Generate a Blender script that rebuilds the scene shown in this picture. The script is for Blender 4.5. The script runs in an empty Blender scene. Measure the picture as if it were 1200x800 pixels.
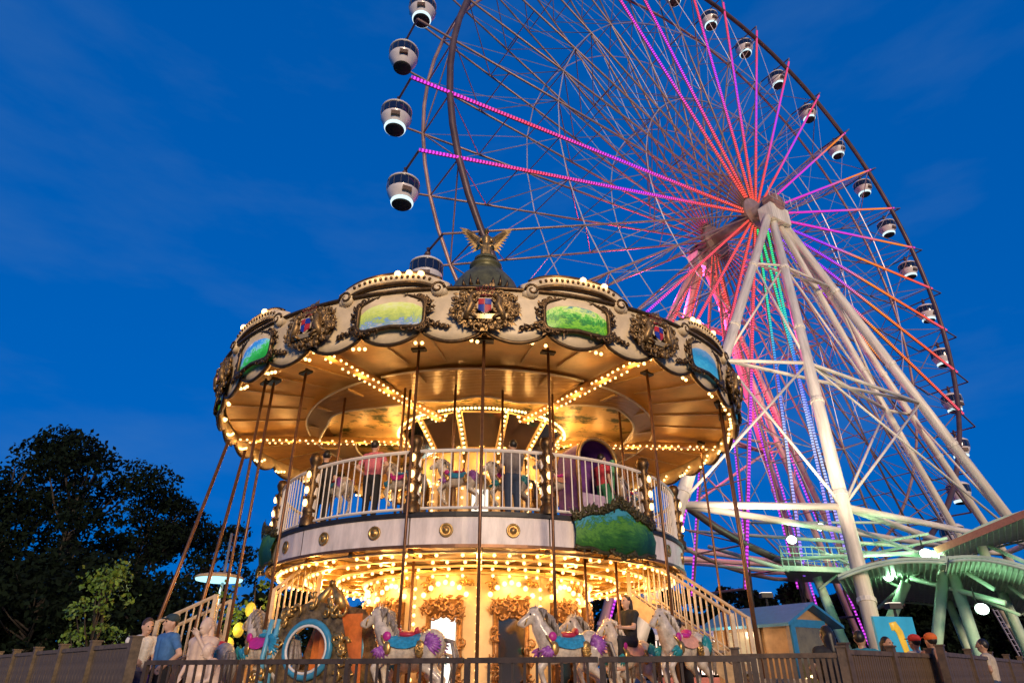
import bpy, math, random
import numpy as np
from mathutils import Vector, Matrix, Euler

R = math.radians
sc = bpy.context.scene
col = sc.collection
rng = random.Random(7)

# ------------------------------------------------------------------ camera, sky, sun, exposure
FPX, PITCH, CAMZ = 755.0, math.atan(390 / 755.0), 1.1
cam_d = bpy.data.cameras.new('camera')
cam = bpy.data.objects.new('camera', cam_d)
col.objects.link(cam)
cam_d.sensor_width = 36.0
cam_d.lens = 36.0 * FPX / 1200.0
cam_d.clip_start, cam_d.clip_end = 0.05, 3000.0
cam.location = (0, 0, CAMZ)
cam.rotation_euler = (R(90) + PITCH, 0, 0)
sc.camera = cam

SUN_AZ, SUN_EL = R(170), R(14)          # afterglow comes from behind the camera
world = bpy.data.worlds.new('World')
sc.world = world
world.use_nodes = True
wn, wl = world.node_tree.nodes, world.node_tree.links
wn.clear()
w_out = wn.new('ShaderNodeOutputWorld')
w_bg = wn.new('ShaderNodeBackground')
w_sky = wn.new('ShaderNodeTexSky')
w_sky.sky_type = 'NISHITA'
w_sky.sun_disc = False
w_sky.sun_elevation = R(6.0)
w_sky.sun_rotation = SUN_AZ
w_sky.altitude = 200
w_sky.air_density, w_sky.dust_density, w_sky.ozone_density = 1.0, 0.2, 6.0
w_hsv = wn.new('ShaderNodeHueSaturation')
w_hsv.inputs['Saturation'].default_value = 1.2
w_mul = wn.new('ShaderNodeMix'); w_mul.data_type = 'RGBA'; w_mul.blend_type = 'MULTIPLY'
w_mul.inputs['Factor'].default_value = 1.0
w_mul.inputs['B'].default_value = (0.015, 0.88, 2.75, 1)
w_tc = wn.new('ShaderNodeTexCoord')
w_map = wn.new('ShaderNodeMapping'); w_map.inputs['Scale'].default_value = (1.2, 1.2, 4.0)
w_noi = wn.new('ShaderNodeTexNoise')
w_noi.inputs['Scale'].default_value = 2.2; w_noi.inputs['Detail'].default_value = 6; w_noi.inputs['Roughness'].default_value = .55
w_rmp = wn.new('ShaderNodeMapRange')
w_rmp.inputs['From Min'].default_value = .48; w_rmp.inputs['From Max'].default_value = .75
w_rmp.inputs['To Min'].default_value = 0; w_rmp.inputs['To Max'].default_value = .16
w_cl = wn.new('ShaderNodeMix'); w_cl.data_type = 'RGBA'
w_cl.inputs['B'].default_value = (1.0, 1.9, 2.9, 1)
wl.new(w_sky.outputs[0], w_hsv.inputs['Color'])
w_gam = wn.new('ShaderNodeGamma'); w_gam.inputs['Gamma'].default_value = .25      # even out the twilight gradient
wl.new(w_hsv.outputs[0], w_gam.inputs['Color'])
wl.new(w_gam.outputs[0], w_mul.inputs['A'])
wl.new(w_tc.outputs['Generated'], w_map.inputs[0])
wl.new(w_map.outputs[0], w_noi.inputs['Vector'])
wl.new(w_noi.outputs['Fac'], w_rmp.inputs['Value'])
wl.new(w_rmp.outputs[0], w_cl.inputs['Factor'])
wl.new(w_mul.outputs['Result'], w_cl.inputs['A'])
wl.new(w_cl.outputs['Result'], w_bg.inputs['Color'])
wl.new(w_bg.outputs[0], w_out.inputs[0])
w_bg.inputs['Strength'].default_value = 0.14

sun_d = bpy.data.lights.new('sun', 'SUN')
sun = bpy.data.objects.new('sun', sun_d)
col.objects.link(sun)
sun_d.energy, sun_d.angle, sun_d.color = 2.9, R(14), (1.0, 0.74, 0.48)
_sd = Vector((math.sin(SUN_AZ) * math.cos(SUN_EL), math.cos(SUN_AZ) * math.cos(SUN_EL), math.sin(SUN_EL)))
sun.rotation_euler = _sd.to_track_quat('Z', 'Y').to_euler()

sc.view_settings.view_transform = 'Standard'
sc.view_settings.look = 'None'
sc.view_settings.exposure = 0
sc.view_settings.gamma = 1
sc.render.engine = 'CYCLES'
sc.cycles.use_denoising = True
sc.cycles.max_bounces = 6
sc.cycles.diffuse_bounces = 3
sc.cycles.glossy_bounces = 3
sc.cycles.transparent_max_bounces = 6
sc.cycles.sample_clamp_indirect = 4.0
sc.cycles.use_light_tree = True
sc.cycles.caustics_reflective = False
sc.cycles.caustics_refractive = False


def ray(x, y):
    a, b = (x - 600) / FPX, (400 - y) / FPX
    return Vector((a, math.cos(PITCH) - math.sin(PITCH) * b, math.sin(PITCH) + math.cos(PITCH) * b))


def at(x, y, d):
    """world point on the pixel's line of sight at horizontal distance d from the camera"""
    r = ray(x, y)
    return Vector((0, 0, CAMZ)) + r * (d / math.hypot(r.x, r.y))


# ------------------------------------------------------------------ mesh helpers
class MB:
    def __init__(s):
        s.v, s.f = [], []

    def raw(s, v, f):
        o = len(s.v)
        s.v += [tuple(p) for p in v]
        s.f += [tuple(i + o for i in q) for q in f]
        return s

    def box(s, c, d, rz=0, m=None):
        x, y, z = d[0] / 2, d[1] / 2, d[2] / 2
        v = [Vector((sx * x, sy * y, sz * z)) for sx in (-1, 1) for sy in (-1, 1) for sz in (-1, 1)]
        M = m if m is not None else Matrix.Rotation(rz, 3, 'Z')
        v = [M @ p + Vector(c) for p in v]
        return s.raw(v, [(0, 1, 3, 2), (4, 6, 7, 5), (0, 4, 5, 1), (2, 3, 7, 6), (0, 2, 6, 4), (1, 5, 7, 3)])

    def bar(s, p, q, w, h=None):
        """square bar from p to q"""
        p, q = Vector(p), Vector(q)
        h = h or w
        d = (q - p)
        L = d.length
        if L < 1e-6:
            return s
        d.normalize()
        up = Vector((0, 0, 1)) if abs(d.z) < .98 else Vector((0, 1, 0))
        sx = d.cross(up).normalized()
        sz = sx.cross(d)
        M = Matrix((sx, d, sz)).transposed()
        return s.box((p + q) / 2, (w, L, h), m=M)

    def tube(s, pts, r, n=8, cap=True, closed=False):
        pts = [Vector(p) for p in pts]
        k = len(pts)
        rs = r if isinstance(r, (list, tuple)) else [r] * k
        o = len(s.v)
        ref = None
        for i, p in enumerate(pts):
            if closed:
                d = pts[(i + 1) % k] - pts[i - 1]
            else:
                d = pts[min(i + 1, k - 1)] - pts[max(i - 1, 0)]
            d = d.normalized() if d.length > 1e-9 else Vector((0, 0, 1))
            if ref is None:
                ref = Vector((0, 0, 1)) if abs(d.z) < .9 else Vector((1, 0, 0))
            a = d.cross(ref)
            if a.length < 1e-6:
                a = d.cross(Vector((0, 1, 0)))
            a.normalize()
            b = a.cross(d).normalized()
            ref = b
            for j in range(n):
                t = 2 * math.pi * j / n
                s.v.append(tuple(p + (a * math.cos(t) + b * math.sin(t)) * rs[i]))
        m = k if closed else k - 1
        for i in range(m):
            for j in range(n):
                A, B = o + i * n, o + ((i + 1) % k) * n
                s.f.append((A + j, A + (j + 1) % n, B + (j + 1) % n, B + j))
        if cap and not closed:
            s.f.append(tuple(o + j for j in range(n))[::-1])
            s.f.append(tuple(o + (k - 1) * n + j for j in range(n)))
        return s

    def lathe(s, prof, n=24, c=(0, 0, 0), a0=0, a1=2 * math.pi):
        o = len(s.v)
        full = abs(a1 - a0 - 2 * math.pi) < 1e-6
        m = n if full else n + 1
        for r, z in prof:
            for j in range(m):
                t = a0 + (a1 - a0) * j / n
                s.v.append((c[0] + r * math.sin(t), c[1] - r * math.cos(t), c[2] + z))
        for i in range(len(prof) - 1):
            for j in range(n):
                q = (j + 1) % m
                s.f.append((o + i * m + j, o + i * m + q, o + (i + 1) * m + q, o + (i + 1) * m + j))
        return s

    def ball(s, c, r, n=8, m=5, sc_=(1, 1, 1), M=None):
        o = len(s.v)
        c = Vector(c)
        M = M or Matrix.Identity(3)
        for i in range(1, m):
            ph = math.pi * i / m
            for j in range(n):
                t = 2 * math.pi * j / n
                s.v.append(tuple(c + M @ Vector((r * sc_[0] * math.sin(ph) * math.cos(t), r * sc_[1] * math.sin(ph) * math.sin(t), r * sc_[2] * math.cos(ph)))))
        top, bot = len(s.v), len(s.v) + 1
        s.v.append(tuple(c + M @ Vector((0, 0, r * sc_[2]))))
        s.v.append(tuple(c - M @ Vector((0, 0, r * sc_[2]))))
        for i in range(m - 2):
            for j in range(n):
                a, b = o + i * n, o + (i + 1) * n
                s.f.append((a + j, b + j, b + (j + 1) % n, a + (j + 1) % n))
        for j in range(n):
            s.f.append((top, o + j, o + (j + 1) % n))
            s.f.append((bot, o + (m - 2) * n + (j + 1) % n, o + (m - 2) * n + j))
        return s

    def prism(s, poly, y0, y1):
        """polygon in x,z extruded along y"""
        n = len(poly)
        v = [(x, y0, z) for x, z in poly] + [(x, y1, z) for x, z in poly]
        f = [tuple(range(n)), tuple(range(n, 2 * n))[::-1]] + [(i, (i + 1) % n + 0, n + (i + 1) % n, n + i)[::-1] for i in range(n)]
        return s.raw(v, f)

    def capsule(s, p, q, r0, r1, n=10):
        p, q = Vector(p), Vector(q)
        d = (q - p)
        L = d.length
        d = d.normalized() if L > 1e-9 else Vector((0, 0, 1))
        pts, rs = [], []
        for t in (80, 50, 20):
            pts.append(p - d * r0 * math.sin(R(t))); rs.append(r0 * math.cos(R(t)))
        pts.append(p); rs.append(r0)
        pts.append(q); rs.append(r1)
        for t in (20, 50, 80):
            pts.append(q + d * r1 * math.sin(R(t))); rs.append(r1 * math.cos(R(t)))
        return s.tube(pts, rs, n)

    def bend(s, rad):
        """u,w,v -> cylinder: x=arc length, y=outward offset (positive out), z"""
        out = []
        for x, y, z in s.v:
            a = x / rad
            r = rad + y
            out.append((r * math.sin(a), -r * math.cos(a), z))
        s.v = out
        s.f = [q[::-1] for q in s.f]
        return s

    def mesh(s, name, smooth=False, mats=()):
        me = bpy.data.meshes.new(name)
        me.from_pydata(s.v, [], s.f)
        for m in mats:
            me.materials.append(m)
        if smooth:
            me.polygons.foreach_set('use_smooth', [True] * len(me.polygons))
        me.update()
        return me

    def build(s, name, mat_, parent=None, smooth=False, loc=(0, 0, 0), rz=0.0):
        return inst(name, s.mesh(name, smooth, [mat_]), parent, loc, rz)


def inst(name, me, parent=None, loc=(0, 0, 0), rz=0.0, rot=None):
    o = bpy.data.objects.new(name, me)
    col.objects.link(o)
    o.parent = parent
    o.location = loc
    o.rotation_euler = rot if rot is not None else (0, 0, rz)
    return o


def tag(o, label=None, cat=None, group=None, kind=None):
    if label: o['label'] = label
    if cat: o['category'] = cat
    if group: o['group'] = group
    if kind: o['kind'] = kind
    return o


def thing(name, label, cat, loc=(0, 0, 0), rz=0.0, group=None):
    o = bpy.data.objects.new(name, None)
    col.objects.link(o)
    o.location = loc
    o.rotation_euler = (0, 0, rz)
    o.empty_display_size = .2
    return tag(o, label, cat, group)


def copy_tree(o, parent=None):
    c = o.copy()
    col.objects.link(c)
    if parent is not None:
        c.parent = parent
    for ch in kids.get(o.name, []):
        d = copy_tree(ch, c)
    return c


kids = {}


def index_kids(root):
    ch = [x for x in bpy.data.objects if x.parent is root]
    kids[root.name] = ch
    for x in ch:
        index_kids(x)


def blob(name, mb, voxel, mat_, parent=None, smooth_it=6, loc=(0, 0, 0)):
    """one continuous skin grown round overlapping solids"""
    me = mb.mesh(name + '_src')
    o = bpy.data.objects.new(name + '_src', me)
    col.objects.link(o)
    m = o.modifiers.new('r', 'REMESH'); m.mode = 'VOXEL'; m.voxel_size = voxel
    if smooth_it:
        m2 = o.modifiers.new('s', 'SMOOTH'); m2.factor = .5; m2.iterations = smooth_it
    dg = bpy.context.evaluated_depsgraph_get()
    me2 = bpy.data.meshes.new_from_object(o.evaluated_get(dg))
    bpy.data.objects.remove(o)
    bpy.data.meshes.remove(me)
    me2.name = name
    me2.materials.clear()
    me2.materials.append(mat_)
    me2.polygons.foreach_set('use_smooth', [True] * len(me2.polygons))
    return inst(name, me2, parent, loc)


# ------------------------------------------------------------------ materials
MATS = {}


def mat(name, c, rough=.5, metal=0.0, var=.18, scale=7.0, bump=0.0, emit=None, es=0.0, coat=0.0, c2=None, spec=.5, streak=1.0):
    if name in MATS:
        return MATS[name]
    m = bpy.data.materials.new(name)
    m.use_nodes = True
    nt = m.node_tree
    b = nt.nodes['Principled BSDF']
    b.inputs['Roughness'].default_value = rough
    b.inputs['Metallic'].default_value = metal
    b.inputs['Coat Weight'].default_value = coat
    b.inputs['Specular IOR Level'].default_value = spec
    tc = nt.nodes.new('ShaderNodeTexCoord')
    no = nt.nodes.new('ShaderNodeTexNoise')
    no.inputs['Scale'].default_value = scale
    no.inputs['Detail'].default_value = 5
    no.inputs['Roughness'].default_value = .65
    mp_ = nt.nodes.new('ShaderNodeMapping'); mp_.inputs['Scale'].default_value = (1, 1, streak)
    nt.links.new(tc.outputs['Object'], mp_.inputs[0])
    nt.links.new(mp_.outputs[0], no.inputs['Vector'])
    rp = nt.nodes.new('ShaderNodeValToRGB')
    d = tuple(max(0, x * (1 - var * 1.6)) for x in c)
    e = c2 or tuple(min(1, x * (1 + var * .7)) for x in c)
    rp.color_ramp.elements[0].position, rp.color_ramp.elements[1].position = .3, .7
    rp.color_ramp.elements[0].color = (*d, 1)
    rp.color_ramp.elements[1].color = (*e, 1)
    nt.links.new(no.outputs['Fac'], rp.inputs[0])
    nt.links.new(rp.outputs[0], b.inputs['Base Color'])
    if bump:
        bp = nt.nodes.new('ShaderNodeBump')
        bp.inputs['Strength'].default_value = bump
        bp.inputs['Distance'].default_value = .02
        nt.links.new(no.outputs['Fac'], bp.inputs['Height'])
        nt.links.new(bp.outputs[0], b.inputs['Normal'])
    if emit:
        b.inputs['Emission Color'].default_value = (*emit, 1)
        b.inputs['Emission Strength'].default_value = es
    MATS[name] = m
    return m


def emat(name, c, s, sampled=False):
    if name in MATS:
        return MATS[name]
    m = bpy.data.materials.new(name)
    m.use_nodes = True
    nt = m.node_tree
    nt.nodes.clear()
    o = nt.nodes.new('ShaderNodeOutputMaterial')
    e = nt.nodes.new('ShaderNodeEmission')
    e.inputs[0].default_value = (*c, 1)
    e.inputs[1].default_value = s
    nt.links.new(e.outputs[0], o.inputs[0])
    if not sampled:
        m.cycles.emission_sampling = 'NONE'
    MATS[name] = m
    return m


CREAM = mat('cream_paint', (.86, .68, .42), .45, var=.20, scale=2.5)
WHITE = mat('white_enamel', (.76, .72, .66), .4, var=.10, scale=3)
PINKW = mat('pinkish_white_panel', (.84, .73, .66), .4, var=.20, scale=5, streak=.25)
BRONZE = mat('aged_bronze', (.15, .088, .036), .42, .75, var=.4, scale=14)
GOLD = mat('old_gold', (.62, .38, .12), .36, .8, var=.35, scale=12)
BRASSDARK = mat('dark_brass_pole', (.20, .095, .045), .42, .6, var=.2, scale=9)
DARK = mat('dark_metal', (.03, .028, .026), .5, .4, var=.3)
VERD = mat('olive_green_dome', (.16, .15, .06), .45, .35, var=.35, scale=5)
SOFFIT = mat('golden_soffit', (.60, .33, .09), .42, .0, var=.22, scale=1.6)
CREAMG = mat('warm_cream_column', (.78, .57, .30), .45, var=.12, scale=3)
RED = mat('red_enamel', (.55, .03, .03), .35)
BLUE = mat('blue_enamel', (.02, .05, .38), .35)
MIRROR = mat('mirror_glass', (.42, .36, .28), .10, 1.0, var=.06, scale=2)
BULB = emat('warm_bulb_glass', (1.0, .66, .27), 7.0)
BULBW = emat('hot_bulb_glass', (1.0, .58, .20), 5.0)
WOODF = mat('brown_fence_boards', (.15, .108, .062), .6, var=.35, scale=9, bump=.3)
WOODR = mat('dark_brown_slats', (.125, .082, .048), .55, var=.35, scale=9, bump=.3)
RAILF = mat('brown_painted_railing', (.085, .060, .042), .45, .2, var=.3, scale=10)
LEGP = mat('cream_tower_paint', (.82, .74, .60), .45, var=.24, scale=3.2, streak=.12)
STEELW = mat('weathered_rose_steel', (.42, .27, .22), .45, .3, var=.28, scale=.7)
STEELD = mat('dark_rim_steel', (.13, .08, .075), .45, .3, var=.3, scale=.6)
THIN = mat('thin_rod_steel', (.52, .46, .50), .4, .3, var=.2, scale=.8)
STAT = mat('pale_green_station_paint', (.52, .66, .50), .45, var=.18, scale=1.2)


def light(kind, name, loc, energy, color, radius=.05, parent=None, aim=None, cone=60, blend=.5):
    d = bpy.data.lights.new(name, kind)
    d.energy, d.color = energy, color
    d.shadow_soft_size = radius
    o = bpy.data.objects.new(name, d)
    col.objects.link(o)
    o.parent = parent
    o.location = loc
    if aim is not None:
        v = (Vector(aim) - Vector(loc))
        o.rotation_euler = v.to_track_quat('-Z', 'Y').to_euler()
    if kind == 'SPOT':
        d.spot_size, d.spot_blend = R(cone), blend
    return o


WARM = (1.0, .50, .13)

# ------------------------------------------------------------------ ground
g = MB()
S = 900
g.raw([(-S, -60, 0), (S, -60, 0), (S, S * 1.6, 0), (-S, S * 1.6, 0)], [(0, 1, 2, 3)])
tag(g.build('ground', mat('asphalt', (.055, .052, .05), .8, var=.35, scale=.8, bump=.2)), kind='structure')
g = MB()
g.raw([(-9, 1.0, .004), (14, 1.0, .004), (22, 34, .004), (-9, 24, .004)], [(0, 1, 2, 3)])
tag(g.build('pavement', mat('paving', (.16, .14, .12), .7, var=.25, scale=2.5, bump=.3)), kind='structure')

# ------------------------------------------------------------------ carousel
AXD, AXAZ = 15.4, R(-2.8)
AX = Vector((AXD * math.sin(AXAZ), AXD * math.cos(AXAZ), 0))
CAR_RZ = -AXAZ                      # local -Y looks at the camera
car = thing('carousel', 'two storey merry-go-round with scalloped cream canopy, painted pictures and warm bulbs', 'carousel', AX, CAR_RZ)


def cp(a, r, z):
    """point on the carousel, angle in degrees from the side facing the viewer"""
    return Vector((r * math.sin(R(a)), -r * math.cos(R(a)), z))


def cw(a, r, z):
    return AX + Matrix.Rotation(CAR_RZ, 3, 'Z') @ cp(a, r, z)


RC = 6.0            # canopy radius
Z_SOF = 6.32        # canopy ceiling
Z_TOP = 6.86
Z_DECK = 3.46       # upper floor
R_DECK = 4.5
Z_PLAT = .36


def curl(mb, x, z, s, flip, turn, y=.05, tr=.022, n=9):
    pts, rs = [], []
    for i in range(n):
        t = i / (n - 1)
        th = turn + flip * t * 4.6
        q = s * (1 - .72 * t)
        pts.append((x + q * math.cos(th), y + .02 * math.sin(t * 3.1), z + q * math.sin(th)))
        rs.append(tr * (.55 + .9 * t) if t < .85 else tr * 1.7)
    mb.tube(pts, rs, 5)


def leaf(mb, x, z, s, ang, y=.05):
    c, d = math.cos(ang), math.sin(ang)
    P = [(0, 0, 0), (.45, .22, .02), (1, 0, -.01), (.45, -.22, .02), (.5, 0, .07)]
    v = [(x + s * (p * c - q * d), y + s * w * 1.6, z + s * (p * d + q * c)) for p, q, w in P]
    mb.raw(v, [(0, 1, 4), (1, 2, 4), (2, 3, 4), (3, 0, 4)])


# fascia boards: three scallops for each 30 degree board
seg = 2 * math.pi * RC / 12
SCD = .21


def scallop_z(u):
    t = (u / (seg / 3) + 300.5) % 1.0        # 0..1 inside one scallop
    return 6.16 - SCD * math.sin(math.pi * t) ** .75


def flare(z):
    return .16 * ((z - 5.95) / .9) ** 1.5 if z > 5.95 else 0


b = MB(); rim = MB(); toprim = MB()
NU, NV = 36, 5
for i in range(NU + 1):
    u = -seg / 2 + seg * i / NU
    u = max(-seg / 2 + .006, min(seg / 2 - .006, u))
    zb = scallop_z(u)
    for j in range(NV + 1):
        z = zb + (Z_TOP - zb) * j / NV
        b.v.append((u, flare(z), z))
nn = NV + 1
for i in range(NU):
    for j in range(NV):
        b.f.append((i * nn + j, i * nn + j + 1, (i + 1) * nn + j + 1, (i + 1) * nn + j))
front_n = len(b.v)
b.v += [(x, y - .05, z) for x, y, z in b.v]
b.f += [tuple(q + front_n for q in f)[::-1] for f in b.f[:NU * NV]]
for i in range(NU):
    for j in (0, NV):
        q = (i * nn + j, (i + 1) * nn + j, (i + 1) * nn + j + front_n, i * nn + j + front_n)
        b.f.append(q if j == 0 else q[::-1])
fas_me = b.bend(RC).mesh('fascia_board', True, [CREAM])
pts = [(-seg / 2 + seg * i / NU, .015 + flare(scallop_z(-seg / 2 + seg * i / NU)), scallop_z(-seg / 2 + seg * i / NU) - .01) for i in range(NU + 1)]
rim_me = rim.tube(pts, .034, 6).bend(RC).mesh('scalloped_edge', True, [BRONZE])
top_me = toprim.tube([(-seg / 2 + seg * i / 12, .17, Z_TOP + .01) for i in range(13)], .04, 6).bend(RC).mesh('top_moulding', True, [BRONZE])

# pediment: arched bar with scrolled ends above each picture
pa = [(-.80 + 1.6 * i / 20, .33 - .16 * (abs(-.80 + 1.6 * i / 20) / .8) ** 3) for i in range(21)]
pp = [(-.80, -.02), (-.90, .02), (-.91, .12)] + pa[1:-1] + [(.91, .12), (.90, .02), (.80, -.02)]
ped = MB(); ped.tube([(x, .12, Z_TOP - .06 + z) for x, z in pp], [.06, .085] + [.105] * (len(pp) - 4) + [.085, .06], 8)
for sx in (-1, 1):
    ped.ball((sx * .80, .16, Z_TOP + .0), .125, 12, 7, (1, .75, 1))
trim = MB()
arch = [(-.84 + 1.68 * i / 24) for i in range(25)]


def arch_z(x):
    return Z_TOP - .06 + .33 - .16 * (abs(x) / .8) ** 3


trim.tube([(x, .15, arch_z(x) + .105) for x in arch], .042, 6)
trim.tube([(x, .17, arch_z(x) - .10) for x in arch], .045, 6)
for i in range(15):
    x = -.66 + 1.32 * i / 14
    trim.ball((x, .215, arch_z(x)), .034, 6, 4)
for sx in (-1, 1):
    pts = []
    for i in range(14):
        th = i * .62
        q = .12 * (1 - i / 15)
        pts.append((sx * (.80 + q * math.cos(th)), .235, Z_TOP + q * math.sin(th)))
    trim.tube(pts, .022, 5)
fill = MB()
for i in range(24):
    x0, x1 = arch[i], arch[i + 1]
    fill.raw([(x0, .13, Z_TOP - .06), (x1, .13, Z_TOP - .06), (x1, .13, arch_z(x1)), (x0, .13, arch_z(x0))], [(0, 1, 2, 3)])
ped_me = ped.bend(RC).mesh('pediment', True, [CREAM])
ped_trim_me = trim.bend(RC).mesh('pediment_trim', True, [BRONZE])
ped_fill_me = fill.bend(RC).mesh('pediment_back', False, [CREAM])

# picture with its carved frame
PW, PH = .56, .285
PZ = 6.50


def pic_outline(n=40, k=1.0, wob=0.0):
    out = []
    for i in range(n):
        t = 2 * math.pi * i / n
        c, s_ = math.cos(t), math.sin(t)
        e = .36
        x = PW * k * (abs(c) ** e) * (1 if c > 0 else -1)
        z = PH * k * (abs(s_) ** e) * (1 if s_ > 0 else -1)
        z += .05 * math.cos(3 * x / PW) * (1 if s_ > 0 else .6) * (k)
        out.append((x, z + wob))
    return out


pm = MB()
o1 = pic_outline(40, 1.0)
yb = .085
pm.raw([(0, yb + .05, PZ)] + [(x * .6, yb + .04, PZ + z * .6) for x, z in o1] + [(x, yb, PZ + z) for x, z in o1],
       [(0, 1 + i, 1 + (i + 1) % 40) for i in range(40)] + [(1 + i, 41 + i, 41 + (i + 1) % 40, 1 + (i + 1) % 40) for i in range(40)])
pic_me = pm.bend(RC).mesh('picture', True)
fr = MB()
rr = random.Random(3)
fr.tube([(x * 1.05, yb + .03, PZ + z * 1.06) for x, z in o1], .042, 6, closed=True)
for i, (x, z) in enumerate(pic_outline(46, 1.14)):
    ang = math.atan2(z, x)
    curl(fr, x, PZ + z, rr.uniform(.05, .085), rr.choice((-1, 1)), rr.uniform(0, 6), yb + .03, .022)
    if i % 2 == 0:
        leaf(fr, x, PZ + z, rr.uniform(.09, .15), ang + rr.uniform(-.9, .9), yb + .03)
for sx in (-1, 1):
    for k in range(4):
        curl(fr, sx * (.70 + .085 * k), PZ - .23 - .025 * k, .062 - .006 * k, sx * (1 if k % 2 else -1), rr.uniform(0, 3), .06, .024)
        leaf(fr, sx * (.66 + .09 * k), PZ - .22 - .03 * k, .12, (0 if sx > 0 else math.pi) + rr.uniform(-.8, .8), .06)
    for k in range(3):
        curl(fr, sx * (.68 + .03 * k), PZ + .02 + .08 * k, .06, sx, 1.5 * k, .07, .022)
frame_me = fr.bend(RC).mesh('picture_frame', True, [BRONZE])

# coat of arms
cr = MB()
rr = random.Random(11)
cr.raw([(.54 * math.cos(t), .09, 6.50 + .40 * math.sin(t)) for t in [2 * math.pi * i / 28 for i in range(28)]] + [(0, .13, 6.5)],
       [((i + 1) % 28, i, 28) for i in range(28)])
for i in range(260):
    t, q = rr.uniform(0, 6.28), math.sqrt(rr.uniform(.06, 1))
    x, z = .54 * q * math.cos(t), .40 * q * math.sin(t) + .01
    if abs(x) < .10 and -.16 < z < .14:
        continue
    if rr.random() < .6:
        curl(cr, x, 6.5 + z, rr.uniform(.04, .085), rr.choice((-1, 1)), rr.uniform(0, 6), .14 + .06 * (1 - q), .024, 7)
    else:
        leaf(cr, x, 6.5 + z, rr.uniform(.08, .16), t + rr.uniform(-1, 1), .14 + .04 * (1 - q))
for sx in (-1, 1):                                   # two rearing supporters beside the shield
    P = [(sx * .30, .17, 6.28), (sx * .27, .20, 6.40), (sx * .21, .22, 6.52), (sx * .24, .22, 6.62), (sx * .19, .22, 6.69)]
    cr.tube(P, [.05, .07, .075, .05, .045], 7)
    cr.ball((sx * .175, .23, 6.70), .052, 7, 5)
    cr.tube([(sx * .21, .22, 6.55), (sx * .14, .25, 6.57), (sx * .11, .25, 6.62)], [.028, .024, .02], 5)
    cr.tube([(sx * .28, .2, 6.36), (sx * .2, .24, 6.33), (sx * .13, .24, 6.27)], [.035, .03, .025], 5)
    cr.tube([(sx * .33, .15, 6.4), (sx * .42, .15, 6.52), (sx * .38, .16, 6.64)], [.025, .02, .018], 5)
crest_me = cr.bend(RC).mesh('crest', True, [mat('crest_dull_bronze', (.36, .22, .085), .45, .65, var=.45, scale=14)])
crown = MB()
for i in range(7):
    x = -.12 + .04 * i
    h = .10 + .05 * math.cos((x) * 9)
    crown.tube([(x * .8, .17, 6.72), (x * 1.15, .19, 6.72 + h)], [.02, .012], 5)
    crown.ball((x * 1.18, .19, 6.725 + h), .022, 6, 4)
crown.tube([(-.11, .17, 6.715), (0, .21, 6.71), (.11, .17, 6.715)], .024, 6)
crown_me = crown.bend(RC).mesh('crown', True, [mat('dark_red_gilt', (.26, .05, .04), .4, .5, var=.3, scale=20)])


def quarter(x0, x1, z0, z1, cut=0):
    q = MB()
    n = 4
    v = []
    for j in range(n + 1):
        for i in range(n + 1):
            x, z = x0 + (x1 - x0) * i / n, z0 + (z1 - z0) * j / n
            if cut and j == 0:
                z += .10 * (abs(x) / .105) ** 2 * 1.0
            v.append((x, .225 + .02 * math.cos(x * 12), z))
    q.raw(v, [(j * 5 + i, j * 5 + i + 1, j * 5 + i + 6, j * 5 + i + 5)[::-1] for j in range(n) for i in range(n)])
    return q


q_me = [quarter(-.105, -.004, 6.52, 6.625).bend(RC).mesh('shield_quarter', False, [RED]),
        quarter(.004, .105, 6.52, 6.625).bend(RC).mesh('shield_quarter', False, [BLUE]),
        quarter(-.105, -.004, 6.36, 6.512, 1).bend(RC).mesh('shield_quarter', False, [BLUE]),
        quarter(.004, .105, 6.36, 6.512, 1).bend(RC).mesh('shield_quarter', False, [RED])]
sb = MB(); sb.tube([(-.115, .215, 6.64), (.115, .215, 6.64), (.115, .215, 6.46), (0, .225, 6.335), (-.115, .215, 6.46)], .016, 5, closed=True)
sb.raw([(-.11, .205, 6.635), (.11, .205, 6.635), (.11, .205, 6.46), (0, .205, 6.345), (-.11, .205, 6.46)], [(0, 1, 2, 3, 4)])
sb_me = sb.bend(RC).mesh('shield_border', False, [CREAM])
rb = MB()
rbv = []
for i in range(21):
    x = -.36 + .72 * i / 20
    z = 6.33 - .05 * math.cos(x * 4.2) + .02
    rbv += [(x, .19 + .03 * math.cos(x * 5), z - .042), (x, .20 + .03 * math.cos(x * 5), z + .042)]
rb.raw(rbv, [(2 * i, 2 * i + 1, 2 * i + 3, 2 * i + 2) for i in range(20)])
for sx in (-1, 1):
    rb.raw([(sx * .36, .17, 6.30), (sx * .36, .17, 6.38), (sx * .46, .13, 6.43), (sx * .43, .13, 6.38), (sx * .47, .13, 6.34)], [(0, 1, 2, 3, 4) if sx > 0 else (4, 3, 2, 1, 0)])
ribbon_me = rb.bend(RC).mesh('ribbon', False, [mat('gilt_ribbon', (.66, .46, .2), .35, .5, var=.15)])


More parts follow.
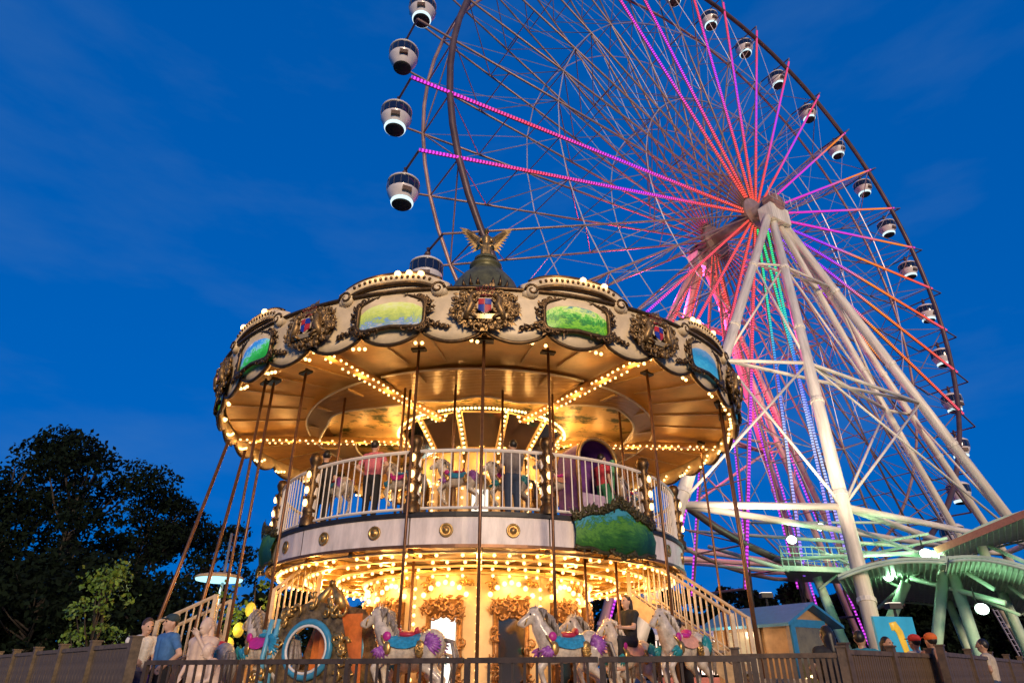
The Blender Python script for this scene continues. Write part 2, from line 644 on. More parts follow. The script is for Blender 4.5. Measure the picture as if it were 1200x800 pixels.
def picture_mat(name, ramp, kind):
    m = bpy.data.materials.new(name)
    m.use_nodes = True
    nt = m.node_tree
    N, L = nt.nodes, nt.links
    bs = N['Principled BSDF']
    bs.inputs['Roughness'].default_value = .35
    tc = N.new('ShaderNodeTexCoord')
    sp = N.new('ShaderNodeSeparateXYZ')
    L.new(tc.outputs['Generated'], sp.inputs[0])
    no = N.new('ShaderNodeTexNoise'); no.inputs['Scale'].default_value = {'hill': 3.2, 'marsh': 5, 'cloud': 3.0, 'rays': 3.4, 'sea': 2.0}[kind]
    no.inputs['Detail'].default_value = 7; no.inputs['Roughness'].default_value = .62
    mp = N.new('ShaderNodeMapping'); mp.inputs['Scale'].default_value = (1.7, 1, 1.0 if kind != 'sea' else 2.4)
    L.new(tc.outputs['Generated'], mp.inputs[0]); L.new(mp.outputs[0], no.inputs['Vector'])
    ad = N.new('ShaderNodeMath'); ad.operation = 'MULTIPLY_ADD'
    ad.inputs[1].default_value = {'hill': .5, 'marsh': .55, 'cloud': .55, 'rays': .62, 'sea': .5}[kind]
    L.new(no.outputs['Fac'], ad.inputs[0])
    if kind in ('cloud', 'hill'):                # the land rises to one side
        sl = N.new('ShaderNodeMath'); sl.operation = 'MULTIPLY_ADD'; sl.inputs[1].default_value = -.42
        L.new(sp.outputs['X'], sl.inputs[0]); L.new(sp.outputs['Z'], sl.inputs[2])
        L.new(sl.outputs[0], ad.inputs[2])
    else:
        L.new(sp.outputs['Z'], ad.inputs[2])
    br = N.new('ShaderNodeTexNoise'); br.inputs['Scale'].default_value = 15; br.inputs['Detail'].default_value = 4; br.inputs['Roughness'].default_value = .7
    bm2 = N.new('ShaderNodeMapping'); bm2.inputs['Scale'].default_value = (.45, 1, 1.0); bm2.inputs['Rotation'].default_value = (0, .5, 0)
    L.new(tc.outputs['Generated'], bm2.inputs[0]); L.new(bm2.outputs[0], br.inputs['Vector'])
    bd = N.new('ShaderNodeMath'); bd.operation = 'MULTIPLY_ADD'; bd.inputs[1].default_value = .95
    L.new(br.outputs['Fac'], bd.inputs[0]); L.new(ad.outputs[0], bd.inputs[2])
    ad = N.new('ShaderNodeMath'); ad.operation = 'SUBTRACT'; ad.inputs[1].default_value = .475
    L.new(bd.outputs[0], ad.inputs[0])
    rp = N.new('ShaderNodeValToRGB')
    el = rp.color_ramp.elements
    el[0].position, el[0].color = ramp[0][0], (*ramp[0][1], 1)
    el[1].position, el[1].color = ramp[-1][0], (*ramp[-1][1], 1)
    for p_, c_ in ramp[1:-1]:
        e = el.new(p_); e.color = (*c_, 1)
    sh = N.new('ShaderNodeMath'); sh.operation = 'MULTIPLY'; sh.inputs[1].default_value = .68
    L.new(ad.outputs[0], sh.inputs[0]); L.new(sh.outputs[0], rp.inputs[0])
    L.new(rp.outputs[0], bs.inputs['Base Color'])
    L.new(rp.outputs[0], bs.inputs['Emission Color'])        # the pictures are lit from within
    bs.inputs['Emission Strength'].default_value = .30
    return m


PICS = [picture_mat('painted_lake_and_reeds', [(.1, (.55, .5, .42)), (.22, (.55, .55, .42)), (.3, (.1, .25, .6)), (.36, (.35, .45, .12)), (.55, (.55, .62, .12)), (.75, (.62, .66, .3)), (.95, (.5, .55, .25))], 'marsh'),
        picture_mat('painted_green_mountains', [(.1, (.45, .6, .05)), (.25, (.02, .22, .02)), (.36, (.25, .6, .03)), (.45, (.01, .14, .03)), (.55, (.12, .5, .05)), (.66, (.6, .75, .2)), (.8, (.02, .2, .25)), (.95, (.75, .8, .7))], 'rays'),
        picture_mat('painted_blue_water', [(.1, (.1, .55, .75)), (.35, (.04, .35, .6)), (.5, (.02, .22, .45)), (.7, (.15, .3, .5)), (.95, (.35, .4, .5))], 'sea'),
        picture_mat('painted_meadow_and_clouds', [(.05, (.02, .35, .02)), (.28, (.05, .6, .08)), (.33, (.3, .65, .75)), (.42, (.05, .38, .8)), (.55, (.02, .2, .7)), (.66, (.8, .85, .9)), (.95, (.1, .45, .85))], 'cloud')]

bulbs = MB()
for i in range(12):
    for k in range(3):                                # clusters hang at every second cusp
        for q in range(5 if k != 1 else 4):
            u = -seg / 2 + seg / 3 * k + (q - 2) * .115 + .30
            if rng.random() > .06:
                bulbs.ball(cp(30 * i + math.degrees(u / RC) + rng.uniform(-.1, .1), RC - .10, scallop_z(u) + .045 + rng.uniform(-.012, .012)), .031, 7, 5)
tag(bulbs.build('rim_bulb_string', BULBW, car, True), kind='stuff')

for i in range(12):
    a = R(30 * i)
    inst('fascia_board', fas_me, car, rz=a + R(15))
    inst('scalloped_edge', rim_me, car, rz=a + R(15))
    inst('top_moulding', top_me, car, rz=a + R(15))
    pd = inst('pediment', ped_me, car, rz=a + R(15))
    inst('pediment_trim', ped_trim_me, pd)
    inst('pediment_back', ped_fill_me, pd)
    pb = MB()
    rr = random.Random(i)
    for x in rr.sample([-.5, -.3, -.1, .1, .3, .5], 2 + (i % 2)):
        pb = MB(); pb.ball((x, .20, arch_z(x) + .075), .06, 9, 6)
        pb.bend(RC).build('bulb', BULBW, pd, True)
    if i in (0, 1, 2, 10, 11, 3, 9):
        for x in (-.3, .3):
            light('POINT', 'pediment_lamp', cp(30 * i + 15 + math.degrees(x / RC), RC + .42, Z_TOP + .42), 5, (1, .66, .28), .04, car)
    pm_ = pic_me.copy()
    # angles 15, 45 .. : right side first
    pm_.materials.append(PICS[{0: 1, 1: 2, 11: 0, 10: 3}.get(i, i % 4)])
    po = inst('picture', pm_, car, rz=a + R(15))
    po['label'] = {0: 'painting of green mountains', 1: 'painting of blue water', 11: 'painting of a pale lake and yellow reeds', 10: 'painting of a meadow under clouds'}.get(i, 'painted landscape')
    inst('picture_frame', frame_me, po)
    co = inst('crest', crest_me, car, rz=a)
    inst('crown', crown_me, co)
    for m_ in q_me:
        inst('shield_quarter', m_, co)
    inst('shield_border', sb_me, co)
    inst('ribbon', ribbon_me, co)

# roof, dome
rf = MB(); rf.lathe([(RC + .12, Z_TOP + .02), (4.2, 8.1), (2.4, 9.3), (1.15, 9.95)], 48)
rf.build('roof', mat('olive_roof_skin', (.13, .12, .07), .5, var=.25), car, True)
dm = MB(); dm.lathe([(1.3, 9.9), (1.28, 10.05), (1.08, 10.12), (1.0, 10.4), (.86, 10.75), (.66, 11.02), (.47, 11.2), (.40, 11.32), (.46, 11.36), (.46, 11.45), (.36, 11.5), (.30, 11.62), (0, 11.63)], 32)
dm.build('dome', VERD, car, True)
dl = MB()
for k in range(10):
    a = 36 * k + 18
    for j in (-1, 0, 1):
        c = cp(a + 9 * j, 1.12, 10.06)
        dl.tube([c, c + cp(a + 9 * j, .14, .10), c + cp(a + 9 * j, .16, .22 + .1 * (j == 0))], [.07, .05, .008], 6)
tag(dl.build('dome_leaf_cresting', BRONZE, car, True), kind='stuff')
# ceiling
cl = MB(); cl.lathe([(RC - .06, Z_SOF - .02), (RC - .06, Z_SOF), (4.0, Z_SOF + .18), (1.7, Z_SOF + .22)], 72)
cl.build('ceiling', SOFFIT, car, True)
PAINTC = mat('painted_ceiling_foliage', (.62, .42, .16), .45, .1, var=.05, scale=2.2)
nt = PAINTC.node_tree
rp = [n for n in nt.nodes if n.type == 'VALTORGB'][0]
rp.color_ramp.elements[0].position = .40; rp.color_ramp.elements[0].color = (.05, .07, .015, 1)
rp.color_ramp.elements[1].position = .50; rp.color_ramp.elements[1].color = (.68, .46, .18, 1)
cl = MB(); cl.lathe([(3.75, Z_SOF + .13), (1.8, Z_SOF + .17)], 72)
cl.build('painted_ceiling_ring', PAINTC, car, True)

bt = MB()
bt.bar((0, -4.25, Z_SOF + .145), (0, -5.92, Z_SOF - .012), .035, .03)
bt_me = bt.mesh('ceiling_batten', False, [mat('batten_gilt', (.6, .42, .2), .4)])
for k in range(36):
    if (10 * k - 30) % 60:
        inst('ceiling_batten', bt_me, car, rz=R(10 * k))
# six ribs with two rows of bulbs, inner hanging panels with wavy edges
for k in range(6):
    a = 30 + 60 * k
    rbm = MB()
    rbm.box((0, -(5.9 + 1.75) / 2, Z_SOF - .10), (.13, 5.9 - 1.75, .12))
    rbo = rbm.build('ceiling_rib', mat('rib_gilt', (.62, .36, .13), .4, .3), car, rz=R(a))
    bm_ = MB()
    for j in range(26):
        y = -(5.85 - j * .158)
        for sx in (-1, 1):
            if rng.random() > .05:
                bm_.ball((sx * .105 + rng.uniform(-.008, .008), y + rng.uniform(-.015, .015), Z_SOF - .155), .025, 6, 4)
    tag(bm_.build('rib_bulb_string', BULBW, rbo, True), kind='stuff')
    for j in range(5):
        light('POINT', 'rib_lamp', (0, -(5.5 - .85 * j), Z_SOF - .26), 9, WARM, .04, rbo)
STRIPE = mat('striped_amber_panel', (.50, .30, .11), .3, .1, var=.12, scale=3)
nt = STRIPE.node_tree
wv = nt.nodes.new('ShaderNodeTexWave'); wv.bands_direction = 'Y'; wv.inputs['Scale'].default_value = 5
tc = [n for n in nt.nodes if n.type == 'TEX_COORD'][0]
nt.links.new(tc.outputs['Object'], wv.inputs['Vector'])
bp = nt.nodes.new('ShaderNodeBump'); bp.inputs['Strength'].default_value = .9; bp.inputs['Distance'].default_value = .03
nt.links.new(wv.outputs['Fac'], bp.inputs['Height'])
nt.links.new(bp.outputs[0], nt.nodes['Principled BSDF'].inputs['Normal'])
for k in range(6):
    a0 = 30 + 60 * k
    v = MB(); N = 40
    edge, top = [], []
    for i in range(N + 1):
        t = i / N
        a = a0 + 1.5 + 57 * t
        # flat faces between ribs, lower edge waves down at both ends
        rin = {4: 3.0 + .95 * max(0, 1 - t * 1.05) ** 1.1 + .28 * math.exp(-((t - .5) / .2) ** 2), 5: 2.92 + .10 * math.cos(4 * math.pi * t),
               0: 2.95 + .85 * min(1, t * 3.2) ** .8 - .25 * math.exp(-((t - 1) / .25) ** 2)}.get(k, 3.1 + .3 * math.sin(math.pi * t))
        zz = Z_SOF - .005
        p0, p1 = cp(a, 4.2, zz), cp(a, rin, zz - .10)
        v.v += [tuple(p0), tuple((p0 + p1) / 2), tuple(p1)]
        top.append(cp(a, 4.2, zz - .015)); edge.append(p1)
    v.f = [(3 * i + j, 3 * i + 3 + j, 3 * i + 4 + j, 3 * i + 1 + j) for i in range(N) for j in range(2)]
    vo = v.build('inner_panel', STRIPE, car, True)
    e = MB(); e.tube(edge, .026, 6)
    e.build('wavy_edge', WHITE, vo, True)
    e = MB(); e.tube(top, .022, 6)
    e.build('panel_rail', WHITE, vo, True)
    for t in (12, 30, 48):
        e = MB()
        e.bar(cp(a0 + t, 4.15, Z_SOF - .04), cp(a0 + t, 3.75, Z_SOF - .06), .07, .05)
        e.build('panel_batten', mat('batten_gilt', (.6, .42, .2), .4), vo)

# upper lantern: leaning mirrors over arched openings
for k in range(12):
    a = 30 * k
    m = MB()
    w0, w1 = 1.42 * math.tan(R(15)) * .86, 1.95 * math.tan(R(15)) * .88
    m.raw([(-w0, -1.42, 5.62), (w0, -1.42, 5.62), (w1, -1.95, 6.28), (-w1, -1.95, 6.28)], [(0, 1, 2, 3)])
    mo = m.build('lantern_mirror', MIRROR, car, rz=R(a))
    f_ = MB()
    f_.tube([(-w0, -1.43, 5.62), (w0, -1.43, 5.62), (w1, -1.96, 6.28), (-w1, -1.96, 6.28)], .03, 5, closed=True)
    f_.build('mirror_frame', CREAMG, mo)
    e = MB()
    for j in range(9):
        t = j / 8
        r_ = 1.47 + .53 * t
        e.ball(cp(a + 15, r_ / math.cos(R(15)) * .985, 5.62 + .66 * t), .034, 6, 4)
    for j in range(12):
        e.ball(cp(a + 15 - 13 + 26 * j / 11, 2.06, 6.33), .034, 6, 4)
    tag(e.build('lantern_bulb_string', BULBW, car, True), kind='stuff')
    light('POINT', 'lantern_lamp', cp(a + 15, 2.25, 6.12), 14, WARM, .05, car)
    # column wall with arched opening
    c = MB()
    hw = 1.40 * math.tan(R(15))
    ai = [(-.22, 3.55), (-.22, 4.75)] + [(-.22 * math.cos(math.pi * j / 10), 4.75 + .22 * math.sin(math.pi * j / 10)) for j in range(1, 10)] + [(.22, 4.75), (.22, 3.55)]
    ao = [(-hw, 3.55), (-hw, 4.75)] + [(-hw * math.cos(math.pi * j / 10) * (1 if 3 > j or j > 7 else 1), 5.6 if 2 <= j <= 8 else 5.2) for j in range(1, 10)] + [(hw, 4.75), (hw, 3.55)]
    v = [(x, -1.40, z) for x, z in ai] + [(x, -1.40, z) for x, z in ao]
    n_ = len(ai)
    c.raw(v, [(i, i + 1, n_ + i + 1, n_ + i)[::-1] for i in range(n_ - 1)])
    c.raw([(-hw, -1.4, 5.2), (hw, -1.4, 5.2), (hw, -1.4, 5.62), (-hw, -1.4, 5.62)], [(0, 1, 2, 3)]) if False else None
    co = c.build('column_panel', CREAMG, car, rz=R(a))
    e = MB(); e.tube([(x, -1.43, z) for x, z in ai], .035, 6)
    e.build('arch_moulding', GOLD, co, True)
    e = MB()
    for j in range(1, 10):
        e.ball((-.29 * math.cos(math.pi * j / 10), -1.46, 4.77 + .29 * math.sin(math.pi * j / 10)), .03, 6, 4)
    for j in range(10):
        e.ball((hw, -1.45, 3.7 + .2 * j), .03, 6, 4)
    tag(e.build('arch_bulb_string', BULBW, co, True), kind='stuff')
    if k in (10, 11, 0, 1, 2):
        light('POINT', 'arch_lamp', (0, -1.62, 5.3), 7, WARM, .05, co)
dr = MB(); dr.lathe([(1.2, 3.5), (1.2, 5.6)], 24)
dr.build('inner_drum', mat('inner_drum_paint', (.62, .44, .24), .5), car, True)
dw = MB(); dw.box((0, -1.25, 4.15), (.42, .04, 1.15))
dw.build('lit_doorway', emat('doorway_glow', (1.0, .9, .72), 1.6), car, rz=R(-2))

# upper deck
dk = MB()
dk.lathe([(2.2, Z_DECK - .46), (R_DECK - .06, Z_DECK - .46), (R_DECK - .06, Z_DECK - .01), (R_DECK + .02, Z_DECK - .01), (R_DECK + .02, Z_DECK + .05), (1.3, Z_DECK + .05)], 72)
dk.build('upper_floor', mat('deck_floor', (.30, .22, .14), .5), car, False)
ke = MB(); ke.lathe([(R_DECK + .0, Z_DECK - .52), (R_DECK + .06, Z_DECK - .52), (R_DECK + .06, Z_DECK - .47), (R_DECK, Z_DECK - .47)], 72)
ke.build('floor_edge_trim', BRASSDARK, car)
ke = MB(); ke.lathe([(R_DECK + .0, Z_DECK - .02), (R_DECK + .07, Z_DECK - .02), (R_DECK + .07, Z_DECK + .055), (R_DECK, Z_DECK + .055)], 72)
ke.build('floor_nosing', DARK, car)
fp = MB()
for i in range(9):
    a = -14.85 + 29.7 * i / 8
    p0, p1 = cp(a, R_DECK + .03, Z_DECK - .465), cp(a, R_DECK + .03, Z_DECK - .025)
    fp.v += [tuple(p0), tuple(p1)]
fp.f = [(2 * i, 2 * i + 2, 2 * i + 3, 2 * i + 1) for i in range(8)]
fp_me = fp.mesh('deck_panel', False, [PINKW])
md = MB()
for i, (r_, y) in enumerate([(.115, .03), (.115, .055), (.09, .06), (.085, .045), (.055, .045), (.05, .065), (0, .07)]):
    for j in range(20):
        t = 2 * math.pi * j / 20
        md.v.append((r_ * math.cos(t), y, Z_DECK - .245 + r_ * math.sin(t)))
md.f = [(i * 20 + j, i * 20 + (j + 1) % 20, (i + 1) * 20 + (j + 1) % 20, (i + 1) * 20 + j)[::-1] for i in range(6) for j in range(20)]
md_me = md.bend(R_DECK).mesh('medallion', True, [GOLD])
# railings
NB = 14
rl = MB()
rl.tube([cp(-14 + 28 * i / 10, R_DECK - .05, Z_DECK + 1.14) for i in range(11)], .034, 6)
rl.tube([cp(-14 + 28 * i / 10, R_DECK - .05, Z_DECK + .14) for i in range(11)], .026, 6)
for s in (-1, 1):
    p = cp(14 * s, R_DECK - .05, 0)
    rl.bar((p.x, p.y, Z_DECK + .05), (p.x, p.y, Z_DECK + 1.14), .055)
rl_me = rl.mesh('railing', False, [WHITE])
bl = MB(); bl.tube([(0, 0, .15), (0, 0, 1.12)], .0125, 6, cap=False)
bl_me = bl.mesh('baluster', True, [WHITE])
# ornate lamp post between railings
lp = MB()
lp.lathe([(.15, 0), (.15, .14), (.11, .18), (.11, .24), (.135, .28), (.08, .34), (.115, .50), (.07, .60), (.125, .74), (.07, .86), (.12, 1.0), (.075, 1.12), (.10, 1.17), (.13, 1.26), (.10, 1.36), (0, 1.40)], 14)
for z in (.42, .66, .92):
    for k in range(6):
        lp.ball((.12 * math.cos(k * 1.05), .12 * math.sin(k * 1.05), z + .11), .035, 6, 4)
lp_me = lp.mesh('lamp_post', True, [BRONZE])
lb = MB()
lb.ball((0, -.11, 0), .062, 8, 6, (.85, .6, 1.15))
lb_me = lb.mesh('bulb', True, [BULBW])
for i in range(12):
    a = R(30 * i)
    po = inst('deck_panel', fp_me, car, rz=a)
    for s in (-7, 7):
        inst('medallion', md_me, po, rz=R(s))
    ro = inst('railing', rl_me, car, rz=a)
    for j in range(NB):
        inst('baluster', bl_me, ro, loc=cp(-12.6 + 25.2 * j / (NB - 1), R_DECK - .05, Z_DECK))
    lo = inst('lamp_post', lp_me, car, loc=cp(30 * i + 15, R_DECK - .02, Z_DECK + .05), rz=a + R(15))
    for z in (.42, .66, .95):
        inst('bulb', lb_me, lo, loc=(0, 0, z))
    if i in (9, 10, 11, 0, 1, 2):
        light('POINT', 'post_lamp', (0, -.3, .7), 3, WARM, .05, lo)

# ceiling below the upper deck: beams, rings and rows of bulbs
ub = MB()
for k in range(24):
    a = 15 * k
    p0, p1 = cp(a, 2.3, Z_DECK - .53), cp(a, R_DECK - .1, Z_DECK - .53)
    ub.bar(p0, p1, .09, .12)
ub.build('lower_ceiling_beams', GOLD, car)
for r_, n_, z in ((4.30, 110, Z_DECK - .57), (3.75, 90, Z_DECK - .60), (3.1, 70, Z_DECK - .62), (2.5, 52, Z_DECK - .66)):
    e = MB(); e.lathe([(r_ - .06, z + .03), (r_ - .06, z), (r_ + .06, z), (r_ + .06, z + .03)], 48)
    ro = e.build('ceiling_ring', CREAMG, car)
    e = MB()
    for j in range(n_):
        if rng.random() > .06:
            e.ball(cp(360 * (j + rng.uniform(-.12, .12)) / n_, r_, z - .035), .031, 6, 4)
    tag(e.build('ring_bulb_string', BULBW, ro, True), kind='stuff')
for k in range(12):
    light('POINT', 'ceiling_lamp', cp(30 * k, 3.45, Z_DECK - .78), 46, WARM, .06, car)
    light('POINT', 'ceiling_lamp', cp(30 * k + 15, 4.25, Z_DECK - .72), 22, WARM, .06, car)

# lower centre with carved mirrors
LR = 2.3
hw = LR * math.tan(R(15))
wal = MB(); wal.box((0, -LR, 1.6), (2 * hw, .06, 2.62))
wal_me = wal.mesh('centre_panel', False, [CREAMG])
mr = MB(); mr.box((0, -LR - .05, 1.45), (.56, .03, 1.7))
mr.v = [(x, y - .05 * (z - .6), z) for x, y, z in mr.v]          # hung leaning a little forward
mr_me = mr.mesh('mirror', False, [MIRROR])
mf = MB()
rr = random.Random(5)
for i in range(70):
    t = rr.uniform(0, 1)
    side = rr.choice((-1, 1, 0, 0))
    if side:
        x, z = side * rr.uniform(.27, .38), rr.uniform(.5, 2.3)
    else:
        x, z = rr.uniform(-.36, .36), rr.uniform(2.08, 2.45)
        z -= .25 * abs(x)
    if rr.random() < .65:
        curl(mf, x, z, rr.uniform(.05, .1), rr.choice((-1, 1)), rr.uniform(0, 6), .05, .024, 7)
    else:
        leaf(mf, x, z, rr.uniform(.1, .2), rr.uniform(0, 6.3), .06)
mf.v = [(x, -LR - .12 - y, z) for x, y, z in mf.v]
mf.box((-.30, -LR - .09, 1.4), (.08, .14, 1.9)); mf.box((.30, -LR - .09, 1.4), (.08, .14, 1.9))
mf.box((0, -LR - .11, 2.22), (.56, .14, .28)); mf.box((0, -LR - .08, .5), (.56, .1, .1))
# scalloped swag under the head of the frame
for j in range(5):
    mf.ball((-.2 + .1 * j, -LR - .15, 2.07), .06, 8, 5, (1, .5, .8))
mf_me = mf.mesh('mirror_frame', True, [mat('carved_walnut_gilt', (.34, .17, .06), .4, .45, var=.4, scale=12)])
crn = MB()
rr = random.Random(8)
for s in (-1, 1):
    for j in range(6):
        curl(crn, s * rr.uniform(.30, .52), 2.62 + rr.uniform(-.1, .12), rr.uniform(.05, .09), s, rr.uniform(0, 6), .05, .02, 7)
crn.v = [(x, -LR - .04 - y, z) for x, y, z in crn.v]
crn_me = crn.mesh('panel_scroll', True, [GOLD])
cap = MB()
for j in range(14):
    cap.ball((hw, -LR - .03, .55 + .155 * j), .036, 6, 4)
for j in range(7):
    x = -.42 + .84 * j / 6
    cap.ball((x, -LR - .14, 2.66 - .22 * (x / .42) ** 2), .05, 7, 5)
cap_me = cap.mesh('panel_bulbs', True, [BULBW])
for k in range(12):
    a = R(30 * k + 15)
    w_ = inst('centre_panel', wal_me, car, rz=a)
    inst('mirror', mr_me, w_)
    inst('mirror_frame', mf_me, w_)
    tag(inst('panel_scroll', crn_me, w_), kind='stuff')
    tag(inst('panel_bulbs', cap_me, w_), kind='stuff')
    if k in (8, 9, 10, 11, 0, 1, 2, 3):
        light('POINT', 'panel_lamp', (0, -LR - .28, 2.60), 17, (1, .54, .16), .06, w_)
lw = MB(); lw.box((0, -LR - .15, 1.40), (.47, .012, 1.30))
lw.build('mirror_white_glow', emat('mirror_glow_sheet', (1.0, .93, .8), 1.7), car, rz=R(-15))  # glowing sheet stands in for the bright white reflection in this mirror
ct = MB(); ct.lathe([(LR + .02, 2.78), (LR + .14, 2.80), (LR + .16, 2.9), (LR + .05, 2.93)], 12, a0=0, a1=2 * math.pi)
ct.build('centre_cornice', GOLD, car)

# rotating platform and outer step
pf = MB(); pf.lathe([(6.0, .12), (6.0, Z_PLAT - .03), (6.06, Z_PLAT - .03), (6.06, Z_PLAT), (2.2, Z_PLAT)], 72)
pf.build('platform', mat('platform_boards', (.34, .2, .1), .5, var=.25), car)
st = MB(); st.lathe([(7.25, 0.002), (7.25, .2), (6.0, .2)], 72)
st.build('outer_step', mat('step_plate', (.3, .27, .23), .6, var=.25), car)

# tall poles that run from the platform to the ceiling (those with no horse on them)
pol = MB(); pol.tube([(0, 0, Z_PLAT), (0, 0, Z_SOF + .02)], .027, 8)
pol_me = pol.mesh('tall_pole', True, [BRASSDARK])
hg = MB(); hg.box((0, 0, Z_SOF - .07), (.34, .16, .05)); hg.box((0, 0, Z_SOF - .03), (.1, .1, .1))
hg_me = hg.mesh('pole_hanger', False, [DARK])
for a, r_ in ((0, 5.45), (-50, 5.4), (62, 5.75), (70, 5.75), (25, 3.4), (-25, 3.5), (90, 5.5), (130, 5.3), (-130, 5.3), (180, 5.3), (155, 5.3), (-155, 5.3)):
    if r_ < 4:
        p = MB(); p.tube([(0, 0, Z_DECK), (0, 0, Z_SOF + .1)], .026, 8)
        p.build('short_pole', BRASSDARK, car, True, loc=cp(a, r_, 0))
    else:
        p = inst('tall_pole', pol_me, car, loc=cp(a, r_, 0), rz=R(a))
        inst('pole_hanger', hg_me, p)
# slanting struts at the side
for (x0, y0, x1, y1) in ((268, 516, 176, 752), (287, 528, 229, 735)):
    s = MB()
    top = at(x0, y0, 14.6); bot = at(x1, y1, 14.0)
    d = (bot - top); bot = top + d * ((top.z - .2) / (top.z - bot.z))
    inv = Matrix.Rotation(-CAR_RZ, 3, 'Z')
    s.tube([inv @ (top - AX), inv @ (bot - AX)], .036, 8)
    s.build('slanting_strut', BRASSDARK, car, True)

# painted header panels over the stair openings
HPM = picture_mat('painted_hill_pasture', [(.1, (.01, .05, .005)), (.3, (.03, .13, .01)), (.45, (.10, .28, .02)), (.52, (.03, .14, .01)), (.6, (.05, .26, .34)), (.9, (.08, .36, .5))], 'hill')
HPM.node_tree.nodes['Principled BSDF'].inputs['Emission Strength'].default_value = 0
for a in (32, -70):
    h = MB()
    n_ = 24
    lo, hi = [], []
    for i in range(n_ + 1):
        t = -1 + 2 * i / n_
        u = .92 * t
        hi.append((u, .10 + .10 * math.cos(t * 1.5), 3.50 + .22 * math.cos(t * 1.7) ** 2 + .03 * math.cos(t * 9)))
        lo.append((u, .12 + .06 * math.cos(t * 1.5), 3.02 - .10 * math.cos(t * 1.57) - .02 * math.cos(t * 14)))
    vs = []
    for p, q in zip(lo, hi):
        m_ = tuple((p[i] + q[i]) / 2 + (.06 if i == 1 else 0) for i in range(3))
        vs += [p, m_, q]
    h.raw(vs, [(3 * i + j, 3 * i + 3 + j, 3 * i + 4 + j, 3 * i + 1 + j)[::-1] for i in range(n_) for j in range(2)])
    me_ = h.bend(R_DECK).mesh('header_panel', True, [HPM])
    ho = inst('header_panel', me_, car, rz=R(a))
    ho['label'] = 'carved panel painted with a green hill'
    fr = MB()
    rr = random.Random(a)
    fr.tube(hi, .035, 6); fr.tube(lo, .035, 6)
    for p in hi[::1]:
        for q in range(2):
            curl(fr, p[0], p[2] + rr.uniform(0, .1), rr.uniform(.05, .09), rr.choice((-1, 1)), rr.uniform(0, 6), p[1] + .02, .024, 7)
        leaf(fr, p[0], p[2] + .04, rr.uniform(.12, .2), rr.uniform(.6, 2.5), p[1] + .02)
    for q in range(16):
        x = rr.uniform(-.3, .3)
        leaf(fr, x, 3.78 - abs(x) * .4 + rr.uniform(-.05, .1), rr.uniform(.1, .2), rr.uniform(.3, 2.8), .22)
        curl(fr, x, 2.88 + abs(x) * .3, rr.uniform(.04, .08), 1, rr.uniform(0, 6), .2, .022, 7)
    for p in lo[::2]:
        leaf(fr, p[0], p[2], .1, rr.uniform(3.5, 5.8), p[1] + .02)
    fr.bend(R_DECK).build('header_carving', mat('dark_green_bronze', (.07, .06, .02), .5, .4, var=.4, scale=9), ho, True)


def stair(p_top, p_bot, width, nsteps, side, name='stair'):
    """flight between two local points (tread level), with balustrades"""
    p_top, p_bot = Vector(p_top), Vector(p_bot)
    d = p_top - p_bot
    dh = Vector((d.x, d.y, 0)); L = dh.length; dh.normalize()
    sd = Vector((-dh.y, dh.x, 0))
    steel = WHITE
    body = MB()
    for s in (-1, 1):
        o_ = sd * (s * width / 2)
        body.bar(p_bot + o_ - Vector((0, 0, .05)), p_top + o_ - Vector((0, 0, .05)), .05, .26)
    root = inst(name, body.mesh('stair_stringers', False, [mat('stair_cream', (.58, .42, .24), .5)]), car)
    for i in range(nsteps):
        t = (i + .5) / nsteps
        c = p_bot + d * t
        m = MB(); m.box((0, 0, 0), (L / nsteps * 1.05, width - .06, .04))
        o = m.build('tread', mat('tread_plate', (.3, .24, .18), .5), root)
        o.location = c; o.rotation_euler = (0, 0, math.atan2(dh.y, dh.x))
    for s in (-1, 1):
        o_ = sd * (s * width / 2)
        r_ = MB()
        r_.tube([p_bot + o_ + Vector((0, 0, .98)), p_top + o_ + Vector((0, 0, .98))], .034, 6)
        r_.tube([p_bot + o_ + Vector((0, 0, .16)), p_top + o_ + Vector((0, 0, .16))], .022, 6)
        for q in (p_bot, p_top):
            r_.bar(q + o_ + Vector((0, 0, -.1)), q + o_ + Vector((0, 0, 1.0)), .07)
        n_ = int(d.length / .125)
        for i in range(1, n_):
            q = p_bot + d * (i / n_) + o_
            r_.bar(q + Vector((0, 0, .1)), q + Vector((0, 0, .98)), .02)
        r_.build('balustrade', mat('stair_rail_enamel', (.56, .43, .28), .45, var=.2), root)
    return root


inv = Matrix.Rotation(-CAR_RZ, 3, 'Z')


def loc_of(w):
    return inv @ (Vector(w) - AX)


pt, pb_ = at(745, 640, 13.9), at(871, 748, 13.2)
stair(loc_of((pt.x, pt.y, 2.4)), loc_of((pb_.x, pb_.y, 1.05)), .9, 8, 1)
q = loc_of((pb_.x, pb_.y, 0))
ld = MB(); ld.box((q.x + .35, q.y, .62), (.9, 1.0, .84))
ld.build('stair_landing', mat('stair_cream', (.58, .42, .24), .5), car)
pt2, pb2 = at(259, 720, 13.9), at(192, 752, 14.2)
stair(loc_of((pt2.x, pt2.y, 1.38)), loc_of((pb2.x, pb2.y, .94)), .9, 4, 1)
q = loc_of((pt2.x, pt2.y, 0))
ld = MB(); ld.box((q.x + .3, q.y, .78), (.7, 1.0, 1.14))
ld.build('stair_landing', mat('stair_cream', (.58, .42, .24), .5), car)
pt3, pb3 = at(372, 700, 14.2), at(318, 720, 14.2)
stair(loc_of((pt3.x, pt3.y, 2.3)), loc_of((pb3.x, pb3.y, 1.55)), .9, 4, 1)
q = loc_of((pb2.x, pb2.y, 0))
ld = MB(); ld.box((q.x - .3, q.y, .52), (.8, 1.0, .64))
ld.build('stair_landing', mat('stair_cream', (.58, .42, .24), .5), car)

